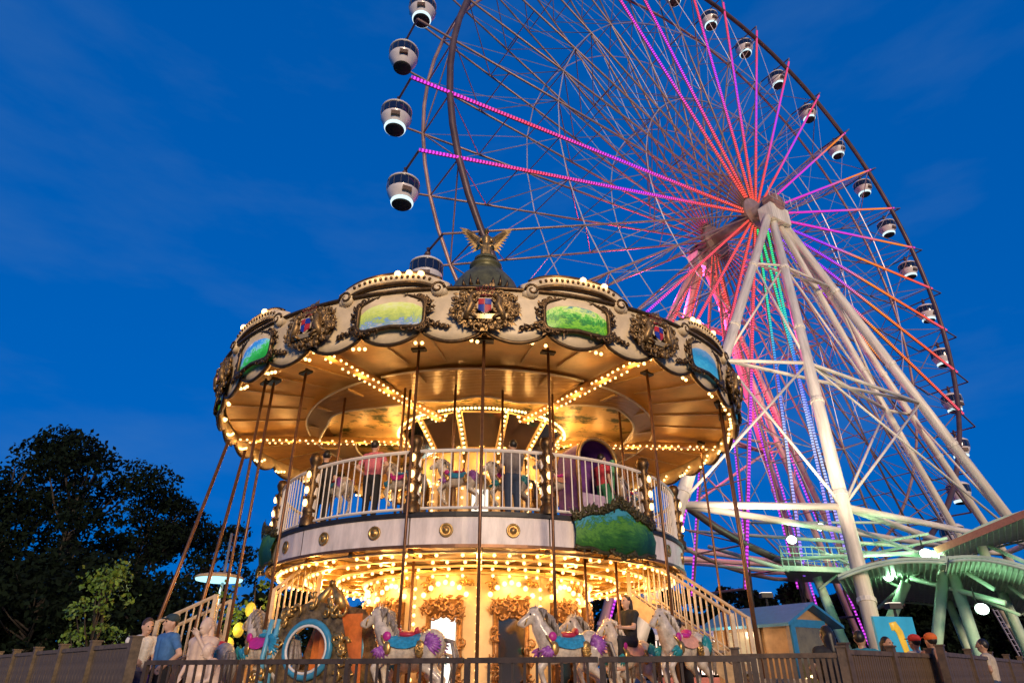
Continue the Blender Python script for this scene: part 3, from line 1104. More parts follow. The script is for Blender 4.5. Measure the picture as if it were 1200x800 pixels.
# ------------------------------------------------------------------ ferris wheel
WAZ = .555
WC = Vector((20.66, 48.49, 36.86 + CAMZ))
WT = Vector((math.cos(WAZ), math.sin(WAZ), 0))
WN = Vector((math.sin(WAZ), -math.cos(WAZ), 0))
NSP, WPH = 36, 1.302
RT, RRIM = 33.4, 30.6
wh = thing('ferris_wheel', 'giant ferris wheel with pink lit spokes on cream tubular towers behind the carousel', 'ferris wheel', (WC.x, WC.y, 0), WAZ)
HZ = WC.z


def half(r):
    return 2.35 + (2.1 - 2.35) * (r - 1.5) / (RT - 1.5)


def wp(k, r, side):
    """wheel point in the wheel's own axes; side -1 is the face toward the carousel"""
    a = WPH + 2 * math.pi / NSP * k
    return Vector((-math.sin(a) * r, side * half(r), HZ + math.cos(a) * r))


def led_mat(name, ramp, strength):
    m = bpy.data.materials.new(name)
    m.use_nodes = True
    N, L = m.node_tree.nodes, m.node_tree.links
    N.clear()
    out = N.new('ShaderNodeOutputMaterial'); em = N.new('ShaderNodeEmission')
    tc = N.new('ShaderNodeTexCoord'); sp = N.new('ShaderNodeSeparateXYZ')
    L.new(tc.outputs['Generated'], sp.inputs[0])
    rp = N.new('ShaderNodeValToRGB')
    el = rp.color_ramp.elements
    el[0].position, el[0].color = ramp[0][0], (*ramp[0][1], 1)
    el[1].position, el[1].color = ramp[-1][0], (*ramp[-1][1], 1)
    for p_, c_ in ramp[1:-1]:
        el.new(p_).color = (*c_, 1)
    L.new(sp.outputs['Z'], rp.inputs[0])
    mu = N.new('ShaderNodeMath'); mu.operation = 'MULTIPLY'; mu.inputs[1].default_value = 130 * 2 * math.pi
    sn = N.new('ShaderNodeMath'); sn.operation = 'SINE'
    mr_ = N.new('ShaderNodeMapRange'); mr_.inputs['From Min'].default_value = -.6; mr_.inputs['From Max'].default_value = .9
    mr_.inputs['To Min'].default_value = strength * .35; mr_.inputs['To Max'].default_value = strength * 1.5
    L.new(sp.outputs['Z'], mu.inputs[0]); L.new(mu.outputs[0], sn.inputs[0]); L.new(sn.outputs[0], mr_.inputs['Value'])
    L.new(rp.outputs[0], em.inputs[0]); L.new(mr_.outputs[0], em.inputs[1])
    L.new(em.outputs[0], out.inputs[0])
    m.cycles.emission_sampling = 'NONE'
    return m


REDL, PINK, MAG, VIO = (1.0, .10, .07), (1.0, .08, .16), (.9, .05, .62), (.45, .06, 1.0)
LED_UP = led_mat('led_red_to_magenta', [(0, REDL), (.22, (1, .09, .16)), (.5, (.62, .06, .95)), (.66, (.8, .06, .7)), (.82, PINK), (1, (.9, .07, .35))], 1.15)
LED_LEFT = led_mat('led_red_to_violet', [(0, (1, .12, .08)), (.18, (1, .09, .12)), (.42, (.6, .05, .9)), (.72, PINK), (1, (.8, .06, .9))], 1.15)
LED_RIGHT = led_mat('led_magenta_to_amber', [(0, REDL), (.2, MAG), (.5, (.75, .06, .8)), (.72, (1, .25, .05)), (.9, (1, .3, .04)), (1, MAG)], 1.15)
LED_LOW = led_mat('led_violet_to_amber', [(0, (.25, .06, 1)), (.3, VIO), (.5, (1, .3, .05)), (.8, (1, .14, .05)), (1, (1, .1, .2))], 1.15)
LED_GRN = led_mat('led_green_to_blue', [(0, (.05, .8, .2)), (.3, (.05, .7, .5)), (.5, (.1, .15, 1)), (.7, (.5, .6, 1)), (1, (.3, .1, 1))], 1.15)
LED_DOWN = led_mat('led_red_to_violet_down', [(0, REDL), (.45, (1, .1, .2)), (.6, (.55, .08, 1)), (1, (.7, .06, .8))], 1.15)


def oriented_tube(name, p, q, r0, r1, m, parent, n=7):
    """tube along its own Z from p to q so gradients follow its length"""
    d = Vector(q) - Vector(p)
    t = MB(); t.tube([(0, 0, 0), (0, 0, d.length)], [r0, r1], n)
    o = t.build(name, m, parent, True)
    o.location = p
    o.rotation_euler = d.to_track_quat('Z', 'Y').to_euler()
    return o


lit_front = {2: LED_LEFT, 3: LED_LEFT, -5: LED_UP, -4: LED_UP, -7: LED_UP, -8: LED_UP, -9: LED_UP, -10: LED_UP, -11: LED_UP,
             -12: LED_RIGHT, -13: LED_RIGHT, -14: LED_RIGHT, -15: LED_RIGHT, -16: LED_LOW, -17: LED_LOW, -18: LED_LOW, -19: LED_LOW, -20: LED_LOW,
             6: LED_DOWN, 7: LED_DOWN, 8: LED_DOWN, 9: LED_DOWN, -25: LED_GRN, -26: LED_GRN}
lit_rear = {9: LED_DOWN, -26: LED_DOWN, -25: LED_DOWN}
for k in range(-26, 10):
    for side in (-1, 1):
        p, q = wp(k, 1.5, side), wp(k, RT, side)
        so = oriented_tube('spoke', p, q, .09, .08, STEELW, wh, 6)
        lm = (lit_front if side < 0 else lit_rear).get(k)
        if lm:
            L_ = (q - p).length
            L_ -= 2.2 if k <= -12 else (1.2 if k < 0 else 0)
            t = MB(); t.tube([(0, side * .13, .3), (0, side * .13, L_)], .10, 5)
            t.v = [(x, y, z) for x, y, z in t.v]
            lo = t.build('led_strip', lm, so, False)
            # strip rides on the outward face of the spoke
            d = (q - p).normalized()
            out = Vector((0, side, 0))
            quat = d.to_track_quat('Z', 'Y')
            loc_out = quat.inverted() @ out
            lo.data.transform(Matrix.Translation(loc_out * .13 - Vector((0, side * .13, 0))))
    # second chord of the spoke truss, and lacing between the two faces
    lc = MB()
    rs = [4, 8.4, 12.8, 17.2, 21.6, 26, RRIM]
    for i, r_ in enumerate(rs):
        lc.tube([wp(k, r_, -1), wp(k, r_, 1)], .045, 4, cap=False)
        if i:
            lc.tube([wp(k, rs[i - 1], -1 if i % 2 else 1), wp(k, r_, 1 if i % 2 else -1)], .04, 4, cap=False)
    lc.build('spoke_lacing', STEELW, wh)
    lc = MB(); lc.tube([wp(k, RT, -1), wp(k, RT, 1)], .08, 5)
    lc.build('gondola_axle', STEELD, wh)

for side in (-1, 1):
    t = MB()
    t.tube([wp(k / 2, RRIM, side) for k in range(NSP * 2)],   .24 if side < 0 else .14, 7, closed=True)
    t.build('rim', STEELD if side < 0 else STEELW, wh, True)
    for r_ in (12.8, 21.6):
        t = MB()
        t.tube([wp(k, r_, side) for k in range(NSP)], .05, 4, closed=True)
        t.build('inner_ring', THIN, wh)
    t = MB()          # tie rods crossing between neighbouring spokes
    for k in range(NSP):
        t.tube([wp(k, 21.6, side), wp(k + 1, RRIM, side)], .028, 4, cap=False)
        t.tube([wp(k + 1, 12.8, side), wp(k, 21.6, side)], .028, 4, cap=False)
    tag(t.build('tie_rods', THIN, wh), kind='stuff')
t = MB()
for k in range(NSP):
    t.tube([wp(k, RRIM, -1 if k % 2 else 1), wp(k + 1, RRIM, 1 if k % 2 else -1)], .05, 4, cap=False)
    t.tube([wp(k, RRIM, -1), wp(k, RRIM, 1)], .06, 4, cap=False)
tag(t.build('rim_bracing', STEELW, wh), kind='stuff')


def ycyl(y0, y1, r0, r1, z, n=24):
    m = MB()
    m.lathe([(0, 0), (r0, 0), (r1, 1), (0, 1)], n)
    m.v = [(x, y0 + (y1 - y0) * zz, z + yy) for x, yy, zz in m.v]
    m.f = [q[::-1] for q in m.f]
    return m


ycyl(-4.4, 4.4, .7, .7, HZ).build('axle', STEELW, wh, True)
for side in (-1, 1):
    ycyl(side * 2.1, side * 2.6, 1.6, 1.6, HZ, 36).build('hub_flange', STEELW, wh)
    ycyl(side * 4.0, side * 4.9, 1.0, .85, HZ - .2, 16).build('bearing_housing', mat('bearing_brown', (.33, .17, .12), .5), wh)
    h = MB(); h.box((0, side * 4.2, HZ - 1.5), (2.4, 1.3, 1.6))
    h.build('tower_head', LEGP, wh)
    h = MB()
    for z in (0, .5, 1.0):
        h.tube([(-1.6, side * 5.2, HZ - .5 + z), (2.2, side * 5.2, HZ - .5 + z)], .03, 4)
        h.tube([(2.2, side * 5.2, HZ - .5 + z), (2.2, side * 3.6, HZ - .5 + z)], .03, 4)
    for x in (-1.6, -.6, .4, 1.3, 2.2):
        h.tube([(x, side * 5.2, HZ - .5), (x, side * 5.2, HZ + .6)], .03, 4)
    h.build('service_railing', THIN, wh)

LEGS = {'A': (1, -22), 'F': (3, 22), 'B': (7, -11.25), 'C': (7, 17.5), 'D': (2, 16.5)}
PINKLEG = mat('pink_lit_tower_paint', (.78, .48, .46), .42, var=.25, scale=3.2, streak=.12)  # pink of the tower lighting put into the rear legs' colour
for side in (-1, 1):
    H = {}
    for nm, (s, u) in LEGS.items():
        hx = {'A': -1.0, 'B': -.4, 'D': .3, 'F': .8, 'C': 1.2}[nm]
        top = Vector((hx, side * 4.2, HZ - 1.9))
        foot = Vector((u, side * (4.2 + s), 0.02))
        H[nm] = (top, foot)
        r0, r1 = (.34, .40) if nm in 'ABC' else (.25, .30)
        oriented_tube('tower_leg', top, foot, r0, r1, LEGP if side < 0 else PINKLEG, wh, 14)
        fl = MB()
        d = foot - top
        for l in (.18, .36, .54, .72, .88):
            c = top + d * l
            dn = d.normalized()
            rr_ = r0 + (r1 - r0) * l
            fl.tube([c - dn * .12, c + dn * .12], rr_ * 1.16, 12)
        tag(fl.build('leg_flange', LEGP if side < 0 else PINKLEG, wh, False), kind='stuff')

    def on(nm, l):
        return H[nm][0] + (H[nm][1] - H[nm][0]) * l

    for l, r_ in ((.17, .10), (.45, .13), (.74, .20)):
        for p_, q_ in (('A', 'B'), ('B', 'C'), ('B', 'D'), ('D', 'F'), ('A', 'C') if l < .6 else ('A', 'D'), ('C', 'F')):
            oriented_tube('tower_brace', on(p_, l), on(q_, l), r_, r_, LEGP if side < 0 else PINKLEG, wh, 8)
    for (p_, l0, q_, l1) in (('A', .45, 'B', .74), ('B', .45, 'A', .74), ('B', .17, 'D', .45), ('D', .45, 'B', .74), ('B', .45, 'C', .74), ('C', .45, 'B', .74), ('F', .45, 'C', .74), ('A', .17, 'B', .45), ('B', .17, 'A', .45), ('C', .17, 'D', .45)):
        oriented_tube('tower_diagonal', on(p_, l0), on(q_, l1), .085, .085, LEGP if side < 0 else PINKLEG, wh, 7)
    # ladder cage running down the middle leg
    if side < 0:
        lad = MB()
        a_, b_ = on('D', .02) + Vector((-.9, 0, 0)), on('D', .96) + Vector((-.9, 0, 0))
        for s in (-.3, .3):
            lad.bar(a_ + Vector((s, 0, 0)), b_ + Vector((s, 0, 0)), .07)
        for i in range(90):
            c = a_ + (b_ - a_) * (i / 90)
            lad.bar(c + Vector((-.3, 0, 0)), c + Vector((.3, 0, 0)), .04)
        lad.build('ladder', THIN, wh)
    else:
        for nm, lm in (('A', LED_DOWN), ('C', LED_DOWN), ('D', LED_DOWN), ('B', LED_DOWN)):
            p, q = on(nm, .03) + Vector((0, -.66, 0)), on(nm, .93) + Vector((0, -.66, 0))
            oriented_tube('tower_led_strip', p, q, .09, .09, lm, wh, 5)
        for dx in (-3, 3):
            light('POINT', 'magenta_tower_lamp', (dx * .8, 6.2, HZ - 5.0), 3200, (1.0, .06, .28), .3, wh)
        light('POINT', 'magenta_tower_lamp', (0, 7.5, HZ - 17), 2600, (1.0, .08, .35), .3, wh)
p, q = Vector((-.9, -4.95, HZ - 2.2)), on('B', .5)
for nm, lm in (('A', LED_GRN),):
    oriented_tube('tower_led_strip', Vector((-.2, -3.4, HZ - 2.4)), Vector((-.6, -3.4, 9)), .10, .10, LED_GRN, wh, 5)
    oriented_tube('tower_led_strip', Vector((.4, -3.4, HZ - 2.4)), Vector((1.6, -3.4, 12)), .10, .10, LED_GRN, wh, 5)

# gondolas
GW = mat('gondola_white', (.78, .72, .68), .35, var=.08, scale=2, coat=.3)
GWIN = mat('gondola_dark_glass', (.012, .016, .035), .08, 0.0, var=.2, coat=.6)
GRING = emat('gondola_light_ring', (.70, .93, 1.0), 1.25)


def lathe_part(prof, n=24):
    m = MB(); m.lathe(prof, n)
    return m


gparts = {
    'shell': lathe_part([(.58, -.98), (.64, -.9), (.80, -.62), (.98, -.28), (1.05, -.08), (1.06, -.04)], 28).mesh('shell', True, [GW]),
    'window_band': lathe_part([(1.05, -.05), (1.09, .3), (1.04, .74)], 28).mesh('window_band', True, [GWIN]),
    'roof_cap': lathe_part([(.9, .70), (1.10, .74), (1.08, .82), (.8, 1.06), (.3, 1.2), (0, 1.22)], 28).mesh('roof_cap', True, [GW]),
    'light_ring': lathe_part([(.74, -.78), (.76, -.86), (.72, -.98), (.66, -1.03), (.62, -1.02)], 28).mesh('light_ring', True, [GRING]),
    'base_disc': lathe_part([(.67, -1.03), (.60, -1.10), (0, -1.10)], 28).mesh('base_disc', True, [mat('gondola_base', (.05, .06, .055), .6)]),
}
m = MB()
for k in range(14):
    t = 2 * math.pi * k / 14
    m.tube([(1.06 * math.sin(t), -1.06 * math.cos(t), -.05), (1.10 * math.sin(t), -1.10 * math.cos(t), .3), (1.05 * math.sin(t), -1.05 * math.cos(t), .74)], .022, 4)
gparts['window_mullions'] = m.mesh('window_mullions', False, [mat('mullion_grey', (.12, .12, .14), .5)])
m = MB(); m.box((0, -.90, -.36), (.62, .26, .34))
for j in range(4):
    m.box((0, -1.03, -.47 + .075 * j), (.5, .03, .03))
gparts['vent_box'] = m.mesh('vent_box', False, [mat('vent_brown', (.16, .10, .07), .6)])
m = MB(); m.box((0, 0, 1.35), (.2, .3, .3)); m.tube([(0, 0, 1.15), (.1, 0, 1.75), (0, 0, 2.15)], [.12, .1, .12], 7)
m.ball((0, 0, 1.72), .2, 8, 6)
gparts['hanger'] = m.mesh('hanger', True, [STEELD])
first = None
for k in list(range(-21, 6)):
    pv = wp(k, RT, 0)
    pv.y = 0
    w = Matrix.Translation((WC.x, WC.y, 0)) @ Matrix.Rotation(WAZ, 4, 'Z') @ pv
    v = w - Vector((0, 0, CAMZ))
    fw = v.y * math.cos(PITCH) + v.z * math.sin(PITCH)
    px, py = 600 + FPX * v.x / fw, 400 - FPX * (-v.y * math.sin(PITCH) + v.z * math.cos(PITCH)) / fw
    if not (-40 < px < 1240 and -60 < py < 760):
        continue
    lit = k not in (1, 4)
    if lit:
        led = lit_front.get(k)
        lab = {id(LED_LEFT): 'white gondola with glowing base ring ending a pink spoke over the carousel',
               id(LED_UP): 'white gondola with glowing base ring behind the tip of a red and pink spoke',
               id(LED_RIGHT): 'white gondola with glowing base ring at the tip of a magenta to amber spoke',
               id(LED_LOW): 'white gondola with glowing base ring at the tip of a violet to orange spoke'}.get(id(led), None)
        if lab is None:
            lab = {0: 'white gondola with glowing base on the unlit spoke next to the dark based gondola', 5: 'white gondola hidden behind the carousel canopy top',
                   -21: 'white gondola with glowing base ring behind the lowest cream tower leg'}.get(k, 'white gondola with glowing base ring high on an unlit brown spoke')
    else:
        lab = {1: 'white ferris wheel gondola with unlit dark base, vent box facing down', 4: 'white gondola with unlit base hanging just above the carousel canopy'}[k]
    go = thing('gondola', lab, 'gondola', w - Vector((0, 0, 1.75)), WAZ + R(-20) + rng.uniform(-.3, .3), 'gondolas hanging from the ferris wheel rim')
    for nm, me_ in gparts.items():
        if nm == 'light_ring' and not lit:
            continue
        go_p = inst(nm, me_, go)
        if nm == 'window_mullions':
            go_p['kind'] = 'stuff'
    go.scale = (.93, .93, .93)

# ------------------------------------------------------------------ carousel horses
HORSEW = mat('ivory_horse_paint', (.64, .55, .44), .30, var=.28, scale=9, coat=.5)
HORSEG = mat('dapple_grey_horse_paint', (.46, .40, .34), .34, var=.35, scale=11, coat=.4)
MANE = mat('grey_mane_paint', (.30, .25, .21), .4, var=.4, scale=25)
SADR = mat('crimson_saddle', (.50, .03, .06), .35, var=.2)
SADB = mat('turquoise_saddle_cloth', (.03, .28, .48), .35, var=.3, scale=14)
PURP = mat('violet_plume', (.34, .10, .42), .4, var=.35, scale=15)
PINKM = mat('magenta_rosette', (.55, .03, .28), .4, var=.2)
PEACH = mat('peach_saddle_cloth', (.75, .36, .22), .4, var=.2)
TEAL = mat('teal_harness', (.02, .26, .30), .4, var=.2)


def horse_meshes():
    """faces -X; origin under the saddle at hoof level; pole goes through the saddle"""
    b = MB()
    B = lambda c, r, s: b.ball(c, r, 14, 9, s)
    # barrel: deep chest narrowing to the belly, round rump
    B((-.30, 0, 1.03), .26, (1.0, .82, 1.12))
    B((-.08, 0, 1.02), .255, (1.2, .86, 1.0))
    B((.20, 0, 1.05), .235, (1.2, .88, .95))
    B((.46, 0, 1.08), .27, (1.0, .86, 1.02))
    # thick arched neck, head tucked a little down
    b.capsule((-.38, 0, 1.14), (-.54, 0, 1.38), .215, .165)
    b.capsule((-.54, 0, 1.38), (-.60, 0, 1.56), .165, .125)
    b.ball((-.66, 0, 1.60), .135, 12, 8, (1.05, .72, .95))
    b.ball((-.71, 0, 1.53), .10, 12, 8, (1.0, .70, 1.0))
    b.capsule((-.72, 0, 1.585), (-.90, 0, 1.47), .082, .066)
    b.ball((-.925, 0, 1.445), .074, 10, 7, (1, .86, .92))
    b.capsule((-.74, 0, 1.49), (-.87, 0, 1.40), .055, .044)
    for s in (-1, 1):
        b.capsule((-.60, s * .06, 1.70), (-.60, s * .08, 1.83), .034, .008, 7)
        b.ball((-.745, s * .078, 1.605), .024, 7, 5)
        # forelegs folded in a gallop
        b.capsule((-.40, s * .12, .93), (-.60 + .10 * (s > 0), s * .13, .68), .115, .07)
        b.capsule((-.60 + .10 * (s > 0), s * .13, .68), (-.50 + .06 * (s > 0), s * .13, .42 - .06 * (s > 0)), .062, .04)
        b.capsule((-.50 + .06 * (s > 0), s * .13, .42 - .06 * (s > 0)), (-.42, s * .13, .30), .05, .042)
        b.capsule((-.42, s * .13, .30), (-.40, s * .13, .26), .058, .06)
        # hind legs: stifle forward, hock back, upright shank
        b.capsule((.48, s * .13, 1.0), (.40, s * .15, .72), .18, .11)
        b.capsule((.40, s * .15, .72), (.66, s * .15, .50), .095, .055)
        b.capsule((.66, s * .15, .50), (.64, s * .15, .22), .052, .04)
        b.capsule((.64, s * .15, .22), (.60, s * .15, .14), .045, .055)
    b.capsule((.60, .15, .14), (.59, .15, .10), .055, .06); b.capsule((.60, -.15, .14), (.59, -.15, .10), .055, .06)
    body = blob('body', b, .02, HORSEW, None, 5)
    me_b = body.data; bpy.data.objects.remove(body)
    mn = MB()
    rr = random.Random(2)
    for i in range(22):
        t = i / 21
        p = Vector((-.26 - .24 * t, 0, 1.34 + .42 * t)) if t < .85 else Vector((-.50 - .8 * (t - .85), 0, 1.72))
        for s in (-1, 1):
            e = p + Vector((rr.uniform(.02, .12), s * rr.uniform(.09, .15), rr.uniform(-.26, -.14)))
            mn.tube([p, (p + e) / 2 + Vector((.05, s * .05, .03)), e], [.034, .032, .008], 5)
    mn.tube([(-.60, 0, 1.73), (-.72, .02, 1.70), (-.80, .01, 1.60)], [.045, .035, .01], 6)
    tl = MB()
    for i in range(12):
        w = rr.uniform(-.07, .07)
        tl.tube([(.70, w * .3, 1.16), (.86, w, 1.12), (.93, w * 1.6, .86), (.88 + rr.uniform(-.05, .1), w * 1.8, .52)], [.035, .042, .036, .008], 5)
    sd = MB()
    sd.ball((-.02, 0, 1.25), .2, 14, 8, (1.05, .95, .35)); sd.ball((.17, 0, 1.31), .1, 10, 6, (.55, 1.5, .8)); sd.ball((-.2, 0, 1.31), .07, 8, 6, (.6, 1, .9))
    cl = MB()           # saddle cloth wraps the barrel
    n = 12
    for i in range(n + 1):
        u = -1 + 2 * i / n
        for j in range(9):
            t = R(-78 + 156 * j / 8)
            dip = .05 * math.cos(u * 1.57)
            cl.v.append((-.02 + .30 * u, .262 * math.sin(t) * 1.02, 1.015 + .272 * math.cos(t) - dip * abs(math.sin(t)) * 1.3))
    cl.f = [(i * 9 + j, i * 9 + j + 1, i * 9 + j + 10, i * 9 + j + 9) for i in range(n) for j in range(8)]
    hn = MB()
    hn.tube([(-.40 + .09 * math.cos(t) * 1.2, .235 * math.sin(t), 1.12 - .16 * math.cos(t) * 1.0) for t in [2 * math.pi * i / 20 for i in range(20)]], .026, 6, closed=True)
    hn.tube([(-.83 + .03 * math.cos(t), .075 * math.sin(t), 1.49 + .088 * math.cos(t)) for t in [2 * math.pi * i / 12 for i in range(12)]], .014, 5, closed=True)
    pieces = []
    for s in (-1, 1):
        pl = MB()
        for k in range(9):
            a_ = R(-50 + 16 * k)
            c = Vector((.42, s * .235, 1.10))
            pl.tube([c, c + Vector((.16 * math.cos(a_), s * .04, .13 * math.sin(a_))), c + Vector((.30 * math.cos(a_), s * .01, .22 * math.sin(a_) - .03))], [.05, .05, .01], 5)
        pl.ball((.42, s * .25, 1.10), .05, 8, 5)
        pieces.append(('plume', pl.mesh('plume', True, [PURP])))
        pl = MB()
        for k in range(6):
            a_ = R(200 + 24 * k)
            c = Vector((-.46, s * .2, 1.02))
            pl.tube([c, c + Vector((.1 * math.cos(a_), s * .04, .1 * math.sin(a_))), c + Vector((.2 * math.cos(a_), s * .02, .2 * math.sin(a_)))], [.04, .045, .01], 5)
        pl.ball((-.46, s * .21, 1.02), .05, 8, 5)
        pieces.append(('plume', pl.mesh('plume', True, [PURP])))
        rs = MB(); rs.ball((-.36, s * .21, 1.22), .085, 9, 6, (1, .5, 1))
        pieces.append(('rosette', rs.mesh('rosette', True, [PINKM])))
        gd = MB(); gd.ball((-.33, s * .245, 1.02), .10, 10, 6, (.8, .35, 1.15))
        pieces.append(('cartouche', gd.mesh('cartouche', True, [GOLD])))
        gd = MB(); gd.ball((.30, s * .235, 1.0), .13, 10, 6, (.8, .3, 1.2))
        for k in range(6):
            curl(gd, .3, 1.0, .07 + .01 * k, 1, k, s * .27, .016, 7)
        pieces.append(('cartouche', gd.mesh('cartouche', True, [GOLD])))
        ey = MB(); ey.ball((-.755, s * .088, 1.605), .020, 7, 5)
        pieces.append(('eye', ey.mesh('eye', True, [DARK])))
    return dict(body=me_b, mane=mn.mesh('mane', True, [MANE]), tail=tl.mesh('tail', True, [MANE]), saddle=sd.mesh('saddle', True, [SADR]),
                saddle_cloth=cl.mesh('saddle_cloth', True, [SADB]), harness=hn.mesh('harness', True, [GOLD]), pieces=pieces)


HM = horse_meshes()


def recol(me, m):
    c = me.copy(); c.materials.clear(); c.materials.append(m)
    return c


def repl(m):
    return [(n, recol(me, m) if n == 'plume' else me) for n, me in HM['pieces']]


HV = {'ivory': HM,
      'grey': dict(HM, body=recol(HM['body'], HORSEG), saddle_cloth=recol(HM['saddle_cloth'], PEACH), pieces=repl(TEAL)),
      'peach': dict(HM, saddle_cloth=recol(HM['saddle_cloth'], PEACH), pieces=repl(TEAL), mane=recol(HM['mane'], HORSEW), saddle=recol(HM['saddle'], PINKM)),
      'pink': dict(HM, saddle_cloth=recol(HM['saddle_cloth'], PINKM), pieces=repl(SADB), saddle=recol(HM['saddle'], SADB))}


def horse(a, r, zoff, kind, label, floor, top, scale=1.0, turn=0, group='carousel horses on the lower platform', shift=.22):
    scale *= .83; zoff += .17
    h = thing('carousel_horse', label, 'horse', cw(a, r, floor + zoff), CAR_RZ + R(a + turn), group)
    h.scale = (scale,) * 3
    for nm, me_ in [(n, m) for n, m in HV[kind].items() if n != 'pieces'] + HV[kind]['pieces']:
        inst(nm, me_, h, loc=(shift, 0, 0))
    p = MB(); p.tube([(0, 0, -zoff / scale + .001), (0, 0, (top - floor - zoff) / scale)], .026 / scale, 8)
    p.build('pole', BRASSDARK, h, True)
    if top > 5 and floor < 2:
        q = MB(); q.box((0, 0, (top - floor - zoff - .09) / scale), (.34, .16, .05))
        q.build('pole_hanger', DARK, h)
    return h


LOWTOP, UPTOP = Z_SOF + .03, Z_SOF + .12
horse(-13, 5.15, .12, 'ivory', 'ivory horse with turquoise saddle cloth, violet plumes, in front of the glowing white mirror', Z_PLAT, LOWTOP, .93)
horse(13, 5.15, .12, 'ivory', 'ivory horse with turquoise cloth and violet plumes, beside the carved brown mirrors', Z_PLAT, LOWTOP, .93)
horse(37, 5.25, .16, 'peach', 'white horse with pale mane and peach saddle cloth below the stair', Z_PLAT, LOWTOP, .93)
horse(29, 3.9, .10, 'grey', 'dapple grey horse between the centre mirrors and the stair', Z_PLAT, Z_DECK - .5, .95)
horse(38, 4.05, .05, 'peach', 'white horse carrying the dark haired rider', Z_PLAT, Z_DECK - .5, .95)
horse(-41, 5.2, .10, 'pink', 'white horse with magenta cloth beside the ring carriage', Z_PLAT, LOWTOP, .98)
horse(-52, 5.5, .02, 'grey', 'grey horse standing next to the cream statue', Z_PLAT, LOWTOP, .9)
horse(-18, 3.7, .05, 'pink', 'white horse close to the centre, right of the ring carriage', Z_PLAT, Z_DECK - .5, .85)
UG = 'carousel horses on the upper deck'
for a, r, k, lab in ((-9, 3.5, 'ivory', 'small ivory horse behind the upper railing, beside the lit doorway'),
                     (-26, 3.6, 'pink', 'small white horse with magenta cloth on the upper deck beside the pink shirt'),
                     (7, 3.3, 'grey', 'small dapple grey horse on the upper deck under an arch'),
                     (22, 3.6, 'peach', 'small white horse with peach cloth on the upper deck next to the purple carriage'),
                     (-48, 3.9, 'ivory', 'small ivory horse at the end of the upper deck, past the pink shirt'),
                     (55, 3.7, 'ivory', 'small ivory horse at the upper deck end beyond the purple carriage')):
    horse(a, r, .08, k, lab, Z_DECK + .05, UPTOP, .68, rng.uniform(-8, 8), UG)

# ------------------------------------------------------------------ carriages
OR = mat('orange_carriage_lining', (.72, .20, .05), .4, var=.2)
c = thing('ring_carriage', 'carved gold carriage with a big blue and white oval ring opening and orange lining', 'carriage', cw(-27.5, 5.0, Z_PLAT + .12), CAR_RZ + R(-27.5))
c.scale = (.88, .88, .95)
m = MB()
prof = [(-.95, .18), (-1.05, .55), (-.9, .75), (-.78, 1.05), (-.62, 1.45), (-.45, 1.62), (0, 1.7), (.45, 1.62), (.62, 1.45), (.78, 1.05), (.9, .75), (1.05, .55), (.95, .18)]
ri = [(.44 * math.cos(t), 1.0 + .36 * math.sin(t)) for t in [math.pi * 1.0 - 2 * math.pi * i / 12 for i in range(13)]]
for y in (-.42, -.36):
    pass
n_ = len(prof)
# side wall with an oval hole
v0 = [(x, -.42, z) for x, z in prof] + [(x * .999, -.42, z) for x, z in [(.44 * math.cos(t), 1.0 + .36 * math.sin(t)) for t in [R(-115) - 2 * math.pi * i / 12 * .97 * (310 / 349.2) for i in range(13)]]]
hole = [(.44 * math.cos(R(a_)), 1.0 + .36 * math.sin(R(a_))) for a_ in [232, 205, 180, 160, 140, 118, 90, 62, 40, 20, 0, -25, -52]]
for yy, fl in ((-.42, 0), (.42, 1)):
    vv = [(x, yy, z) for x, z in prof] + [(x, yy, z) for x, z in hole]
    ff = [(i, i + 1, n_ + i + 1, n_ + i) for i in range(n_ - 1)] + [(n_ - 1, 0, n_, 2 * n_ - 1)]
    m.raw(vv, ff)
m.box((0, 0, .2), (1.9, .82, .1)); m.box((.1, 0, .62), (.7, .8, .1))
m.build('carriage_body', mat('carriage_carved_gilt', (.30, .20, .09), .4, .5, var=.5, scale=9, bump=.8), c)
for yy in (-.46, .46):
    e = MB()
    e.tube([(.47 * math.cos(t), yy, 1.0 + .385 * math.sin(t)) for t in [2 * math.pi * i / 28 for i in range(28)]], .055, 7, closed=True)
    e.build('oval_ring', mat('ring_sky_blue', (.05, .26, .42), .35, var=.15), c, True)
for yy in (-.49, .49):
    e = MB()
    e.tube([(.42 * math.cos(t), yy, 1.0 + .335 * math.sin(t)) for t in [2 * math.pi * i / 28 for i in range(28)]], .022, 6, closed=True)
    e.build('ring_piping', WHITE, c, True)
e = MB()
e.raw([(-.6, .30, .3), (.6, .30, .3), (.5, .30, 1.55), (-.5, .30, 1.55)], [(0, 1, 2, 3)])
e.box((-.02, .1, .95), (.16, .3, 1.2))
e.build('carriage_lining', OR, c)
e = MB()
rr = random.Random(4)
for i in range(60):
    q = rr.choice(prof)
    curl(e, q[0] * rr.uniform(.72, 1.04), q[1] + rr.uniform(-.1, .1), rr.uniform(.06, .12), rr.choice((-1, 1)), rr.uniform(0, 6), .46, .028, 7)
e.v = [(x, -y, z) for x, y, z in e.v]
for s in (-1, 1):
    e.tube([(s * .30, 0, 1.6), (s * .16, 0, 1.8), (0, 0, 1.98)], [.12, .1, .03], 8)
    e.ball((0, 0, 2.0), .07, 8, 6)
tag(e.build('carriage_carving', GOLD, c, True), kind='stuff')
for s in (-1,):
    for k in range(2):
        e = MB()
        e.tube([(s * (.74 + .16 * k), -.44, .35), (s * (.78 + .16 * k), -.46, .9), (s * (.7 + .16 * k), -.44, 1.45)], .045, 6)
        e.build('carriage_column', mat('ring_pale_blue', (.12, .40, .58), .35, var=.15), c, True)

